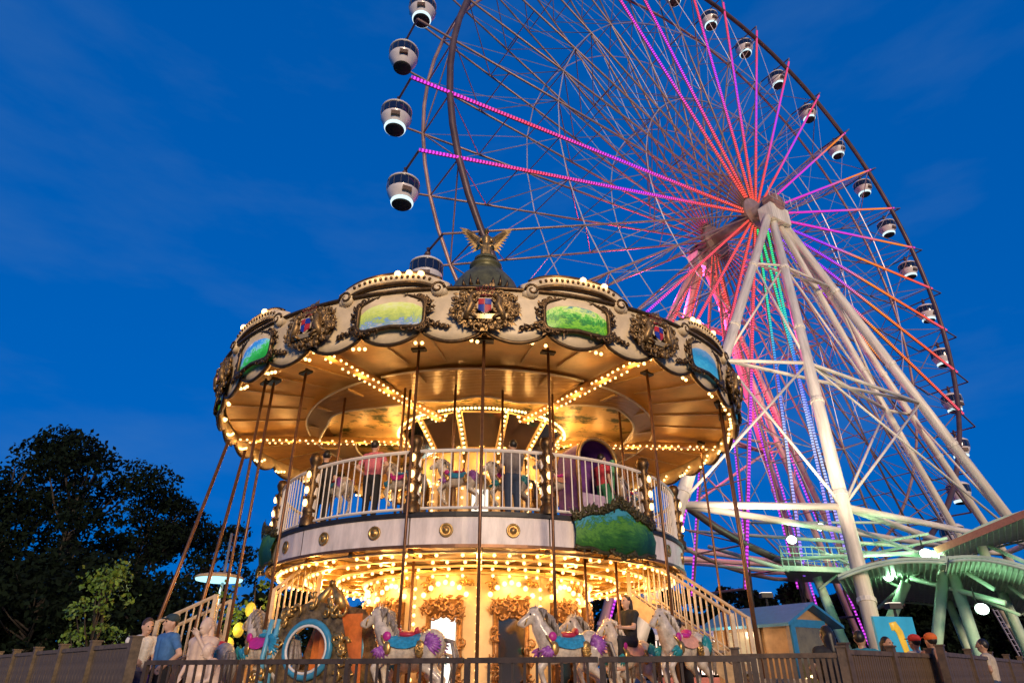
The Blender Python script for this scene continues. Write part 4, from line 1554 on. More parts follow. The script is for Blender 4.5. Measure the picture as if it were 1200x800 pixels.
c = thing('arched_carriage', 'purple carriage with pointed hood on the upper deck behind the railing', 'carriage', cw(33, 3.75, Z_DECK + .05), CAR_RZ + R(33), None)
m = MB()
out = [(-.48, 0), (-.5, 1.15)] + [(-.5 * math.cos(t) , 1.15 + .52 * math.sin(t) ** .8) for t in [math.pi * i / 12 for i in range(1, 12)]] + [(.5, 1.15), (.48, 0)]
n_ = len(out)
vv = [(x, -.34, z) for x, z in out] + [(x * .94, .3, z * .97) for x, z in out]
m.raw(vv, [(i, i + 1, n_ + i + 1, n_ + i) for i in range(n_ - 1)])
m.raw([(x * .94, .29, z * .97) for x, z in out], [tuple(range(n_))])
m.build('hood', mat('purple_velvet', (.16, .05, .26), .5, var=.3), c, True)
e = MB(); e.tube([(x, -.35, z) for x, z in out], .045, 7)
e.build('hood_trim', GOLD, c, True)
e = MB(); e.box((0, -.02, .42), (.9, .6, .1)); e.box((0, -.32, .3), (.9, .05, .55))
e.build('seat', mat('lilac_bench', (.50, .36, .48), .45), c)
e = MB(); e.tube([(.3, -.36, .5), (.36, -.38, 1.3)], .05, 6)
e.build('green_swag', mat('swag_green', (.03, .25, .08), .5), c)

# ------------------------------------------------------------------ winged statue on the dome
stt = thing('winged_statue', 'gilded winged figure standing on the carousel dome', 'statue', AX + Vector((0, 0, 11.63)), CAR_RZ)
b = MB()
b.capsule((0, 0, .1), (0, 0, .42), .17, .12); b.capsule((0, 0, .42), (0, 0, .70), .11, .13)
b.ball((0, 0, .02), .24, 12, 6, (1, 1, .3))
b.capsule((0, 0, .74), (0, 0, .84), .05, .045); b.ball((0, -.015, .93), .085, 10, 8, (.9, 1, 1.15))
for s in (-1, 1):
    b.capsule((s * .13, 0, .72), (s * .22, -.06, .55), .05, .04); b.capsule((s * .22, -.06, .55), (s * .15, -.14, .42), .04, .03)
    b.capsule((s * .06, -.06, .42), (s * .08, -.1, .04), .09, .07)
    b.ball((s * .05, -.09, .97), .012, 6, 4)
b.capsule((0, -.1, .95), (0, -.105, .92), .016, .018, 6)
GST = mat('gilded_bronze_statue', (.42, .26, .09), .38, .75, var=.35, scale=9)
blob('figure', b, .022, GST, stt, 3)
for s in (-1, 1):
    w = MB()
    for k in range(9):
        t = k / 8
        root_ = Vector((s * (.06 + .26 * t), .10, .62 + .26 * t))
        tip = root_ + Vector((s * (.30 + .10 * t), .05, .02 + .26 * t - .28 * (1 - t)))
        mid = (root_ + tip) / 2 + Vector((0, .03, .04))
        wd = .055
        nrm = Vector((-(tip - root_).z, 0, (tip - root_).x)).normalized() * wd
        th = Vector((0, .018, 0))
        w.raw([root_ - nrm - th, root_ + nrm - th, mid + nrm * 1.1 - th, mid - nrm * 1.1 - th, tip - th * .3, root_ - nrm + th, root_ + nrm + th, mid + nrm * 1.1 + th, mid - nrm * 1.1 + th],
              [(0, 1, 2, 3), (3, 2, 4), (8, 7, 6, 5), (4, 7, 8), (0, 3, 8, 5), (1, 6, 7, 2), (2, 7, 4), (3, 4, 8)])
    w.tube([(s * .04, .08, .60), (s * .2, .12, .80), (s * .36, .12, .92), (s * .50, .12, 1.0)], [.06, .055, .045, .02], 7)
    w.build('wing', GST, stt)
m = MB(); m.lathe([(.30, -.02), (.30, .05), (.2, .09), (.2, .12), (0, .12)], 16)
m.build('pedestal', VERD, stt, True)
stt.scale = (1.12, 1.12, 1.12)

# ------------------------------------------------------------------ people
SKIN = mat('skin', (.56, .34, .24), .5, var=.08)
SKIN2 = mat('skin_tan', (.42, .24, .15), .5, var=.08)
HAIRB = mat('black_hair', (.012, .010, .009), .45, var=.3)
HAIRN = mat('brown_hair', (.09, .05, .03), .5, var=.3)


def fabric(name, c):
    return mat('fabric_' + name, c, .8, var=.16, scale=14, bump=.15)


def person(loc, face, label, shirt, legs, hair=HAIRB, skin=SKIN, arms='down', lean=0.0, sit=False, h=1.68, longhair=False, cap=None, category='person', name='person', bag=None, skirt=False, onemat=None):
    """figure looks along its own -Y; face turns it about Z"""
    k = h / 1.70
    root = thing(name, label, category, loc, face)
    root.scale = (k, k, k)
    hip = .90
    off = Vector((0, 0, 0))
    if sit:
        off = Vector((0, 0, -.42))
    ln = Matrix.Rotation(lean, 3, 'X')              # positive lean: forward (toward -Y)

    def U(x, y, z):
        return Vector((0, 0, hip)) + ln @ Vector((x, y, z - hip)) + off

    sk, sh, tr, hr, hd = MB(), MB(), MB(), MB(), MB()
    # torso and neck
    sh_parts = [((0, 0, .98), (0, .01, 1.16), .135, .14), ((0, .01, 1.16), (0, .01, 1.34), .145, .15), ((-.13, .01, 1.38), (.13, .01, 1.38), .085, .085)]
    for p, q, a, c_ in sh_parts:
        for mbx, g_ in ((sk, 0), (sh, .014)):
            for dx in (-.05, .05):
                mbx.capsule(U(p[0] + dx, p[1], p[2]), U(q[0] + dx, q[1], q[2]), (a + g_) * .86, (c_ + g_) * .86, 10)
    sk.capsule(U(0, .01, 1.42), U(0, -.005, 1.52), .055, .05)
    # head with face
    sk.ball(U(0, -.012, 1.60), .098, 12, 9, (.82, 1.0, 1.18), ln)
    sk.ball(U(0, -.04, 1.53), .06, 10, 7, (.9, 1.0, .9), ln)
    sk.capsule(U(0, -.108, 1.615), U(0, -.126, 1.578), .012, .017, 7)
    sk.capsule(U(-.022, -.098, 1.535), U(.022, -.098, 1.535), .010, .010, 6)
    for s in (-1, 1):
        sk.ball(U(s * .083, 0, 1.595), .026, 7, 5, (.5, .8, 1.2))
        hd.ball(U(s * .034, -.102, 1.622), .012, 7, 5)
    # arms
    for s in (-1, 1):
        S_ = U(s * .185, .01, 1.385)
        if arms == 'down':
            E_, W_ = U(s * .235, .03, 1.11), U(s * .225, -.06, .88)
        elif arms == 'forward':
            E_, W_ = U(s * .22, -.10, 1.14), U(s * .15, -.34, 1.14)
        elif arms == 'chin' and s > 0:
            E_, W_ = U(s * .24, -.10, 1.16), U(s * .06, -.20, 1.44)
        elif arms == 'up' and s > 0:
            E_, W_ = U(s * .36, -.10, 1.42), U(s * .34, -.22, 1.64)
        elif arms == 'hip':
            E_, W_ = U(s * .34, .05, 1.16), U(s * .18, -.06, 1.0)
        else:
            E_, W_ = U(s * .235, .03, 1.11), U(s * .20, -.12, .92)
        sk.capsule(S_, E_, .052, .042); sk.capsule(E_, W_, .042, .028)
        sh.capsule(S_, S_ + (E_ - S_) * .62, .066, .058)
        d = (W_ - E_).normalized()
        sd_ = d.cross(Vector((0, 1, 0.3))).normalized()
        palm = W_ + d * .06
        sk.capsule(W_, palm, .03, .034)
        for f_ in range(4):
            base = palm + sd_ * (.030 * (f_ - 1.5)) + d * .02
            L_ = (.055, .07, .075, .062)[f_]
            kn = base + d * L_ * .6
            tip = kn + (d + Vector((0, -.5, 0))).normalized() * L_ * .6
            sk.capsule(base, kn, .0115, .0105, 6); sk.capsule(kn, tip, .0105, .009, 6)
        th0 = W_ + d * .03 - sd_ * .03 * s
        sk.capsule(th0, th0 + (d - sd_ * s * .9).normalized() * .055, .013, .010, 6)
    # legs
    for s in (-1, 1):
        Hp = Vector((s * .09, 0, .90)) + off
        if sit:
            K = Hp + Vector((s * .05, -.42, .03)); A = K + Vector((0, .02, -.42))
        else:
            K = Vector((s * .10, -.02, .50)); A = Vector((s * .10, .01, .09))
        F = A + Vector((s * .02, -.16, -.05))
        sk.capsule(Hp, K, .09, .062); sk.capsule(K, A, .06, .040); sk.capsule(A + Vector((0, .03, -.045)), F, .042, .035)
        cut = K + (A - K) * (.75 if not skirt else -.02)
        tr.capsule(Hp, K, .108, .082); tr.capsule(K, cut, .08, .062)
    tr.capsule(Vector((-.06, 0, .93)) + off, Vector((.06, 0, .93)) + off, .135, .135)
    sk.capsule(Vector((-.06, 0, .93)) + off, Vector((.06, 0, .93)) + off, .11, .11)
    # hair
    hr.ball(U(0, .018, 1.635), .105, 12, 8, (.86, .95, 1.02), ln)
    if longhair:
        hr.capsule(U(0, .07, 1.60), U(0, .10, 1.38), .085, .06); hr.capsule(U(-.05, .06, 1.56), U(-.06, .09, 1.36), .05, .035); hr.capsule(U(.05, .06, 1.56), U(.06, .09, 1.36), .05, .035)
    body = blob('body', sk, .0125, onemat or skin, root, 2)
    blob('shirt', sh, .02, onemat or shirt, root, 2)
    blob('trousers' if not skirt else 'shorts', tr, .02, onemat or legs, root, 2)
    blob('hair', hr, .016, onemat or hair, root, 2)
    if not onemat:
        hd.build('eyes', HAIRB, root, True)
    if cap:
        c_ = MB(); c_.ball(U(0, .012, 1.665), .112, 12, 8, (.92, 1.02, .72), ln); c_.ball(U(0, -.12, 1.665), .07, 10, 5, (1.0, .9, .16), ln)
        c_.build('cap', cap, root, True)
    if bag:
        c_ = MB(); c_.ball(U(.24, -.02, .84), .17, 10, 8, (.7, .9, 1.1)); c_.tube([U(.24, -.02, 1.0), U(.1, .05, 1.44), U(-.12, .1, 1.2)], .016, 5)
        c_.build('bag', bag, root, True)
    return root


def pz(x, y, d, z):
    p = at(x, y, d)
    return (p.x, p.y, z)


p = at(194, 760, 12.6)
person((p.x, p.y, .2), R(-35), 'person in dark cap, blue shirt and black shorts at the left stair foot', fabric('blue', (.05, .16, .38)), fabric('black', (.015, .015, .018)), HAIRB, SKIN, 'hip', cap=fabric('navy_cap', (.02, .05, .07)), h=1.74, skirt=True)
p = at(162, 760, 13.2)
person((p.x, p.y, .2), R(50), 'person in white top bending forward with purple bag, beside the blue shirt', fabric('white', (.68, .66, .62)), fabric('denim', (.10, .12, .22)), HAIRN, SKIN, 'forward', lean=.22, h=1.72, bag=fabric('violet_bag', (.08, .03, .36)))
CREAMST = mat('cream_plaster_figure', (.70, .52, .40), .5, var=.14, scale=6)
p = cw(-39, 6.3, .2)
person(p, CAR_RZ + R(-20), 'cream plaster statue of a standing figure with hand raised to chin', CREAMST, CREAMST, arms='chin', h=1.62, category='statue', name='plaster_statue', onemat=CREAMST, longhair=True)
p = cw(-34.5, 6.3, .2)
person(p, CAR_RZ + R(-60), 'smaller peach plaster figure leaning forward between statue and grey horse', CREAMST, CREAMST, arms='forward', lean=.35, h=1.3, category='statue', name='plaster_statue', onemat=CREAMST)
h4 = cw(41, 4.05, Z_PLAT + .19 + 1.24 * .82 - .44 + .02)
person(h4, CAR_RZ + R(38 - 90), 'dark haired rider in black dress on the white horse by the stair', fabric('black', (.015, .015, .018)), fabric('black', (.015, .015, .018)), HAIRB, SKIN, 'forward', sit=True, h=1.6, longhair=True)
person(cw(49, 4.7, Z_PLAT), CAR_RZ + R(150), 'person in dark jacket standing behind the peach cloth horse', fabric('charcoal', (.03, .03, .035)), fabric('black', (.015, .015, .018)), HAIRB, SKIN, 'down', h=1.6)
person(cw(-31, 3.95, Z_DECK + .06), CAR_RZ + R(160), 'person in pink shirt with black hair, seen from behind on the upper deck', fabric('pink', (.62, .16, .20)), fabric('black', (.015, .015, .018)), HAIRB, SKIN, 'hip', h=1.55)
person(cw(-49, 4.1, Z_DECK + .06), CAR_RZ + R(190), 'person in dark clothes on the upper deck behind the far railing', fabric('black', (.015, .015, .018)), fabric('black', (.015, .015, .018)), HAIRB, SKIN, 'down', h=1.55)
person(cw(9, 3.75, Z_DECK + .06), CAR_RZ + R(200), 'person in striped grey top on the upper deck under the arches', fabric('grey', (.17, .15, .15)), fabric('navy', (.03, .05, .10)), HAIRB, SKIN, 'forward', h=1.5)
person(cw(36, 4.0, Z_DECK + .06), CAR_RZ + R(120), 'person in red top on the upper deck beside the purple carriage', fabric('red', (.5, .04, .06)), fabric('green', (.03, .18, .08)), HAIRB, SKIN, 'down', h=1.4)
for (x, y, d, face, lab, shc, arms, hh, capc) in (
        (969, 748, 11.6, 185, 'large person in black seen from behind at the slatted fence near the kiosk', 'black', 'hip', 1.72, None),
        (1008, 750, 13.2, 140, 'person in teal shirt with dark hair beside the cream tower leg', 'teal', 'down', 1.72, None),
        (1039, 752, 15.0, 20, 'person in rust red top in front of the blue poster board', 'rust', 'hip', 1.7, None),
        (1071, 750, 15.0, 200, 'person in red cap and pale shirt at the fence gap', 'pale', 'down', 1.72, 'red'),
        (1090, 748, 14.6, 190, 'person with orange hat by the tall fence post', 'orange', 'down', 1.72, 'orange'),
        (1150, 752, 17.5, 230, 'person in light top and dark jacket next to the green column', 'sand', 'hip', 1.72, None)):
    colr = {'black': (.015, .015, .018), 'teal': (.02, .22, .30), 'rust': (.42, .12, .07), 'pale': (.5, .42, .34), 'orange': (.30, .14, .08), 'sand': (.48, .40, .30)}[shc]
    q = at(x, y, d)
    person((q.x, q.y, .004), R(face), lab, fabric(shc, colr), fabric('navy', (.03, .05, .10)), HAIRB, SKIN2, arms, h=hh,
           cap={None: None, 'red': fabric('cap_red', (.5, .03, .02)), 'orange': fabric('cap_orange', (.7, .14, .02))}[capc], longhair=(shc in ('black', 'rust')))

# ------------------------------------------------------------------ fences
def fence_run(name, p, q, top, npanel, label, cat_, mat_, solid, group, slat_w=.11, gap=.0, post=.11, post_up=.06, skip_last=False):
    p, q = Vector((p[0], p[1], 0)), Vector((q[0], q[1], 0))
    d = (q - p)
    L = d.length / npanel
    dn = d.normalized()
    ang = math.atan2(dn.y, dn.x)
    for i in range(npanel):
        a = p + dn * (L * i)
        lab = label(i) if callable(label) else label
        root = thing(name, lab, cat_, a, ang, group)
        m = MB(); m.box((0, 0, (top + post_up) / 2), (post, post, top + post_up)); m.box((0, 0, top + post_up + .012), (post + .03, post + .03, .024))
        m.build('post', mat_, root)
        if i == npanel - 1 and not skip_last:
            m = MB(); m.box((L, 0, (top + post_up) / 2), (post, post, top + post_up)); m.box((L, 0, top + post_up + .012), (post + .03, post + .03, .024))
            m.build('post', mat_, root)
        m = MB(); m.box((L / 2, 0, top - .03), (L - post, .07, .06))
        m.build('top_rail', mat_, root)
        m = MB(); m.box((L / 2, 0, .16), (L - post, .06, .06))
        m.build('bottom_rail', mat_, root)
        n = max(2, int((L - post) / (slat_w + gap)))
        w = (L - post) / n
        s_me = MB(); s_me.box((0, 0, 0), (w - gap - .006, .02, top - .26))
        s_me = s_me.mesh('slat', False, [mat_])
        for j in range(n):
            inst('slat', s_me, root, loc=(post / 2 + w * (j + .5), rng.uniform(-.004, .004), (top - .06 + .19) / 2 + .005))


fence_run('board_fence', (-5.25, 9.9), (-11.9, 16.6), 1.5, 5, lambda i: ['brown close boarded fence panel with the corner post by the bending person', 'brown boarded fence panel in front of the young tree', 'middle brown boarded fence panel below the dark trees', 'brown boarded fence panel next to the farthest one', 'farthest brown boarded fence panel at the foot of the big trees'][i], 'fence', WOODF, True, 'boarded fence panels', .16, .004, .13, .06)
# metal railing in front of the carousel
A_, B_ = Vector((-4.3, 8.46, 0)), Vector((2.1, 6.25, 0))
NPAN = 5
dv = (B_ - A_) / NPAN
ang = math.atan2(dv.y, dv.x)
labs = ['brown metal railing panel in front of the plaster statues', 'brown metal railing panel in front of the ring carriage', 'brown metal railing panel in front of the glowing mirror', 'brown metal railing panel in front of the middle mirrors', 'brown metal railing panel in front of the peach cloth horse']
for i in range(NPAN):
    root = thing('metal_railing', labs[i], 'railing', A_ + dv * i, ang, 'railing panels before the carousel')
    L = dv.length
    for x in ((0.02,) if i < NPAN - 1 else (0.02, L)):
        m = MB(); m.box((x, 0, .62), (.05, .05, 1.24))
        m.build('post', RAILF, root)
    m = MB(); m.box((L / 2, 0, 1.225), (L - .05, .055, .05)); m.build('top_rail', RAILF, root)
    m = MB(); m.box((L / 2, 0, .16), (L - .05, .045, .045)); m.build('bottom_rail', RAILF, root)
    bm_ = MB(); bm_.box((0, 0, 0), (.022, .022, 1.02))
    bm_ = bm_.mesh('bar', False, [RAILF])
    n = 11
    for j in range(1, n):
        inst('bar', bm_, root, loc=(L * j / n, 0, .69))
fence_run('slat_fence', (3.15, 10.1), (4.37, 9.49), 1.36, 1, 'short dark slat fence panel before the kiosk', 'fence', WOODR, False, 'slatted fence panels', .05, .022, .10, .06)
fence_run('slat_fence', (4.45, 9.55), (6.75, 11.55), 1.40, 2, lambda i: ['dark slat fence panel before the large person in black', 'dark slat fence panel before the blue poster board'][i], 'fence', WOODR, False, 'slatted fence panels', .05, .022, .10, .06)
fence_run('slat_fence', (6.75, 11.25), (14.6, 20.2), 1.42, 5, lambda i: ['dark slat fence panel beside the fence gap', 'second dark slat fence panel from the gap, under the green columns', 'dark slat fence panel before the right tower leg foot', 'dark slat fence panel past the tower leg foot', 'last dark slat fence panel toward the blue lit shop'][i], 'fence', WOODR, False, 'slatted fence panels', .06, .016, .11, .08)

# ------------------------------------------------------------------ kiosk
KW = mat('kiosk_tan_boards', (.36, .22, .11), .6, var=.2, scale=4)
KB = mat('kiosk_blue_trim', (.03, .19, .38), .45, var=.15)
kp = at(905, 760, 21.0)
k = thing('kiosk', 'small tan kiosk with blue gabled roof and blue framed window', 'kiosk', (kp.x, kp.y, 0), R(-58))
m = MB()
m.box((0, 0, 1.25), (2.7, 2.0, 2.5))
m.prism([(-1.0, 2.5), (1.0, 2.5), (0, 3.0)], -.0, .0) if False else None
m.build('wall', KW, k)
for i, x in enumerate((-.9, -.3, .3, .9)):
    pass
k.scale = (.9, .9, .95)
g_ = MB(); g_.raw([(1.351, -1.0, 2.5), (1.351, 1.0, 2.5), (1.351, 0, 2.86), (-1.351, -1.0, 2.5), (-1.351, 1.0, 2.5), (-1.351, 0, 2.86)], [(0, 1, 2), (5, 4, 3), (0, 2, 5, 3), (1, 4, 5, 2)])
g_.build('gable', KW, k)
r_ = MB()
for s in (-1, 1):
    r_.raw([(-1.7, s * 1.3, 2.40), (1.7, s * 1.3, 2.40), (1.7, 0, 2.97), (-1.7, 0, 2.97), (-1.7, s * 1.3, 2.32), (1.7, s * 1.3, 2.32), (1.7, 0, 2.89), (-1.7, 0, 2.89)],
           [(0, 1, 2, 3), (7, 6, 5, 4), (0, 4, 5, 1), (1, 5, 6, 2), (0, 3, 7, 4)])
r_.build('roof', KB, k)


def framed(root, name, c, w, h, axis, fm, gm, t=.12):
    """window: frame with pane; axis 'x' faces +X, '-y' faces -Y"""
    f = MB()
    M = Matrix.Rotation(R(90), 3, 'Z') if axis == 'x' else Matrix.Identity(3)
    for (x, z, ww, hh) in ((0, h / 2 + t / 2, w + 2 * t, t), (0, -h / 2 - t / 2, w + 2 * t, t), (-w / 2 - t / 2, 0, t, h), (w / 2 + t / 2, 0, t, h)):
        f.box(M @ Vector((x, 0, z)) + Vector(c), (ww, .07, hh), m=M)
    o = f.build(name, fm, root)
    g = MB(); g.box(Vector(c), (w, .02, h), m=M)
    g.build('pane', gm, o)
    return o


KG = mat('kiosk_amber_glass', (.10, .085, .045), .12, .0, var=.5, scale=2, coat=.5, emit=(.5, .34, .10), es=.12)
framed(k, 'window', (1.37, 0, 1.45), 1.25, 1.75, 'x', KB, KG, .2)
framed(k, 'window', (-.2, -1.02, 1.5), 1.2, 1.5, 'y', mat('kiosk_dark_frame', (.12, .07, .04), .5), mat('kiosk_lit_glass', (.1, .08, .05), .2, emit=(1, .72, .4), es=.5, scale=1.5, var=.9), .08)
m = MB()
for i in range(9):
    m.ball((1.40, -.5 + .125 * i, 1.05 + .02 * i + .05 * math.sin(i * 1.3)), .035, 7, 5)
tag(m.build('fairy_light_string', BULB, k, True), kind='stuff')
light('POINT', 'kiosk_fill_light', (-.4, -1.6, 2.2), 45, (1, .7, .4), .1, k)  # added light without a fitting, brightens the kiosk wall

# poster board
pp_ = at(1052, 752, 17.0)
b_ = thing('poster_board', 'bright blue poster board with yellow curved shape, behind the slat fence', 'poster', (pp_.x, pp_.y, 0), R(14))
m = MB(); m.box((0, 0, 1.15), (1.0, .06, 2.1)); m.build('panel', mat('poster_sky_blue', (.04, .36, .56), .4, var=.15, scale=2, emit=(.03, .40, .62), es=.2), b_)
m = MB(); m.tube([(-.12, -.045, 2.0), (.0, -.045, 2.02), (.08, -.045, 1.9), (.16, -.045, 1.4), (.2, -.045, .9)], [.08, .1, .09, .07, .06], 8)
m.v = [(x, -.035 + (y + .045) * .15, z) for x, y, z in m.v]
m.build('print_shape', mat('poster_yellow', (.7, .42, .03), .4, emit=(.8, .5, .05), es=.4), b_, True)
m = MB(); m.box((-.4, .1, .3), (.06, .3, .6)); m.box((.4, .1, .3), (.06, .3, .6)); m.build('stand', DARK, b_)

# ------------------------------------------------------------------ disc lamp beside the carousel
lp_ = at(257, 678, 20.0)
l = thing('disc_lamp', 'round disc lamp with cool white rim light on a thin pole beside the carousel', 'street lamp', (lp_.x, lp_.y, 0), 0)
z0 = lp_.z
m = MB(); m.tube([(.12, 0, 0), (.1, 0, z0 + 1.2)], [.05, .035], 8); m.build('pole', mat('lamp_pole_grey', (.25, .27, .27), .4, .5), l, True)
m = MB(); m.lathe([(.05, .16), (.3, .14), (.56, .08), (.63, .02), (.6, 0)], 32, (0, 0, z0)); m.build('shade', mat('lamp_shade_tan', (.45, .34, .18), .5), l, True)
m = MB(); m.lathe([(.6, .0), (.58, -.05), (.4, -.08), (0, -.09)], 32, (0, 0, z0)); m.build('diffuser', emat('lamp_cool_diffuser', (.45, .9, 1.0), 1.5), l, True)
light('POINT', 'disc_lamp_light', (0, 0, z0 - .35), 110, (.6, .95, 1.0), .3, l)

# ------------------------------------------------------------------ boarding station under the wheel
st_ = thing('boarding_station', 'pale green steel boarding station with ribbed curved roofs under the ferris wheel', 'station', (34, 46.9, 0), WAZ * .55)
SK = 1.42
inv_s = Matrix.Rotation(-WAZ * .55, 3, 'Z')


def sl(x, y, d):
    return inv_s @ (at(x, y, d * SK) - Vector((34, 46.9, 0)))


def beam(p, q, r_=.12, name='beam', n=8, m_=STAT):
    oriented_tube(name, p, q, r_, r_, m_, st_, n)


def roof_sheet(name, corners, nrib, sag, thick=.12, top=None):
    """ribbed curved roof between four corner points (a,b along the near edge, d,c along the far edge)"""
    a, b, c, d = corners
    m = MB(); N = 12
    for i in range(N + 1):
        t = i / N
        bow = Vector((0, 0, sag * 4 * t * (1 - t)))
        m.v += [tuple(a + (b - a) * t + bow), tuple(d + (c - d) * t + bow), tuple(a + (b - a) * t + bow + Vector((0, 0, thick))), tuple(d + (c - d) * t + bow + Vector((0, 0, thick)))]
    for i in range(N):
        o = 4 * i
        m.f += [(o, o + 1, o + 5, o + 4), (o + 2, o + 6, o + 7, o + 3), (o, o + 4, o + 6, o + 2), (o + 1, o + 3, o + 7, o + 5)]
    ro = m.build(name, top or STAT, st_)
    for j in range(nrib + 1):
        t = j / nrib
        bow = Vector((0, 0, sag * 4 * t * (1 - t) - .07))
        oriented_tube('roof_rib', a + (b - a) * t + bow, d + (c - d) * t + bow, .035, .035, STAT, ro, 6)
    for s in (0, 1):
        e = MB()
        e.tube([((a + (b - a) * (i / 12)) if s == 0 else (d + (c - d) * (i / 12))) + Vector((0, 0, sag * 4 * (i / 12) * (1 - i / 12) - .10)) for i in range(13)], .08, 6)
        e.build('roof_edge_beam', STAT, ro, True)
    return ro


roof_sheet('curved_roof', (sl(982, 676, 27), sl(1108, 657, 27), sl(1100, 708, 39), sl(1004, 712, 39)), 18, .35)
roof_sheet('curved_roof', (sl(1112, 655, 26), sl(1222, 672, 26), sl(1200, 718, 38), sl(1104, 710, 38)), 18, .3)
BRN = mat('station_brown_roof', (.30, .11, .07), .5)
ro2 = roof_sheet('upper_roof', (sl(1098, 648, 30), sl(1222, 596, 30), sl(1222, 628, 40), sl(1100, 666, 40)), 18, .3, .14)
e = MB(); e.bar(sl(1096, 645, 29.8), sl(1222, 593, 29.8), .10, .34); e.build('roof_fascia', BRN, ro2)
# raised deck with railing
a, b, c, d = sl(918, 668, 32), sl(1012, 671, 32.5), sl(1000, 684, 39), sl(925, 681, 39)
m = MB(); m.raw([a, b, c, d] + [p_ + Vector((0, 0, .3)) for p_ in (a, b, c, d)], [(3, 2, 1, 0), (4, 5, 6, 7), (0, 1, 5, 4), (1, 2, 6, 5), (2, 3, 7, 6), (3, 0, 4, 7)])
m.build('deck', STAT, st_)
for p_, q_ in ((a, b), (a, d), (d, c)):
    m = MB()
    up = Vector((0, 0, 1))
    for z in (.7, 1.05, 1.45):
        m.bar(p_ + up * z, q_ + up * z, .05)
    n = int((q_ - p_).length / .35)
    for i in range(n + 1):
        m.bar(p_ + (q_ - p_) * (i / n) + up * .3, p_ + (q_ - p_) * (i / n) + up * 1.45, .04)
    m.build('deck_railing', STAT, st_)
m = MB(); m.raw([a + Vector((.3, .6, .3)), b + Vector((-.2, .6, .3)), b + Vector((-.2, .6, 2.6)), a + Vector((.3, .6, 2.6))], [(0, 1, 2, 3)])
gl = bpy.data.materials.new('station_glass'); gl.use_nodes = True
gb = gl.node_tree.nodes['Principled BSDF']; gb.inputs['Base Color'].default_value = (.55, .75, .65, 1); gb.inputs['Roughness'].default_value = .4; gb.inputs['Alpha'].default_value = .05
m.build('glass_screen', gl, st_)


def column(x0, y0, x1, y1, d, r_, name='column'):
    p_, q_ = at(x0, y0, d * SK), at(x1, y1, d * SK)
    r_ *= 1.15
    q_ = p_ + (q_ - p_) * (p_.z / (p_.z - q_.z)) if p_.z - q_.z > .1 else q_
    oriented_tube(name, inv_s @ (p_ - Vector((34, 46.9, 0))), inv_s @ (q_ - Vector((34, 46.9, 0))), r_, r_ * 1.1, STAT, st_, 12)


column(1107, 652, 1097, 762, 29, .22)
column(1110, 652, 1146, 762, 29, .22)
column(957, 676, 992, 760, 33.5, .24)
column(1062, 682, 1028, 762, 30, .22)
column(1110, 700, 1136, 765, 36, .2)
column(1150, 640, 1196, 745, 33, .22)
for (x0, y0, x1, y1, d0, d1, r_) in ((1068, 677, 1178, 706, 30, 28, .16), (1068, 677, 1030, 712, 30, 32, .13), (1068, 677, 1107, 652, 30, 30, .16), (1107, 652, 985, 645, 30, 32, .12), (1107, 646, 905, 655, 30, 33, .14),
                                   (1107, 650, 1015, 690, 30, 34, .11), (1107, 655, 1165, 690, 29, 28, .14), (830, 640, 925, 668, 33, 32, .16), (808, 622, 1070, 640, 34, 32, .13), (800, 660, 920, 668, 34, 32, .1),
                                   (1000, 640, 1088, 625, 33, 31, .1), (990, 655, 1110, 630, 34, 31, .1), (1160, 640, 1205, 660, 32, 30, .14), (1150, 660, 1200, 700, 32, 30, .12), (960, 690, 1010, 650, 33, 34, .1),
                                   (880, 612, 1080, 612, 36, 36, .12), (1000, 618, 1088, 652, 33, 30, .12), (950, 640, 1060, 690, 33, 31, .1), (1120, 690, 1195, 720, 31, 29, .1)):
    beam(sl(x0, y0, d0), sl(x1, y1, d1), r_ * .8)

# floodlights fixed to the station
COOL = (.50, 1.0, .58)
for (x, y, d, e_, lab) in ((928, 632, 31.0, 500, 'glaring round floodlight over the station deck railing'), (961, 617, 34, 500, 'small floodlight on the beam above the station deck'), (1028, 665, 31, 700, 'floodlight under the arched station roof beams'),
                          (1041, 675, 30.5, 500, 'lower twin floodlight at the roof strut joint'), (1085, 648, 30, 800, 'tilted strip floodlight beside the green column head'), (1151, 713, 27.5, 500, 'round floodlight under the outer station roof')):
    w = at(x, y, d * SK)
    f = thing('floodlight', lab, 'floodlight', w, rng.uniform(-.4, .1), 'station floodlights')
    e_ *= .30
    m = MB(); m.box((0, .12, 0), (.5, .18, .4)); m.box((0, .3, .1), (.08, .3, .08)); m.tube([(0, .42, .1), (0, .42, 1.0)], .04, 6); m.build('housing', DARK, f)
    m = MB(); m.ball((0, .02, 0), .27, 12, 8, (1.1, .5, .9)); m.build('lens', emat('flood_lens', (.72, 1.0, .85), 9.0), f)
    light('POINT', 'flood_glow', (0, -.5, -.1), e_, COOL, .2, f)
# two wide floods on invented masts, added to light the towers and the wheel
for (x, y, d, aim, e_, lab) in ((897, 694, 33.0, (905, 330), 11000, 'uplight on a made-up mast just behind the kiosk'), (1046, 706, 31.0, (1000, 300), 11000, 'uplight on a made-up mast behind the blue poster board')):
    w = at(x, y, d)
    f = thing('added_uplight', lab, 'floodlight', w, 0, 'added tower uplights')
    m = MB(); m.box((0, 0, -.12), (.5, .4, .2)); m.tube([(0, 0, -.2), (0, 0, -w.z + .01)], .05, 6); m.build('housing', DARK, f)
    m = MB(); m.box((0, 0, -.005), (.44, .34, .02)); m.build('lens', emat('added_uplight_lens', (1.0, .86, .7), 2.0), f)
    tgt = at(aim[0], aim[1], 47)
    light('SPOT', 'added_uplight_beam', (0, -.2, .12), e_, (1.0, .80, .62), .3, f, aim=(tgt - w), cone=75, blend=.8)

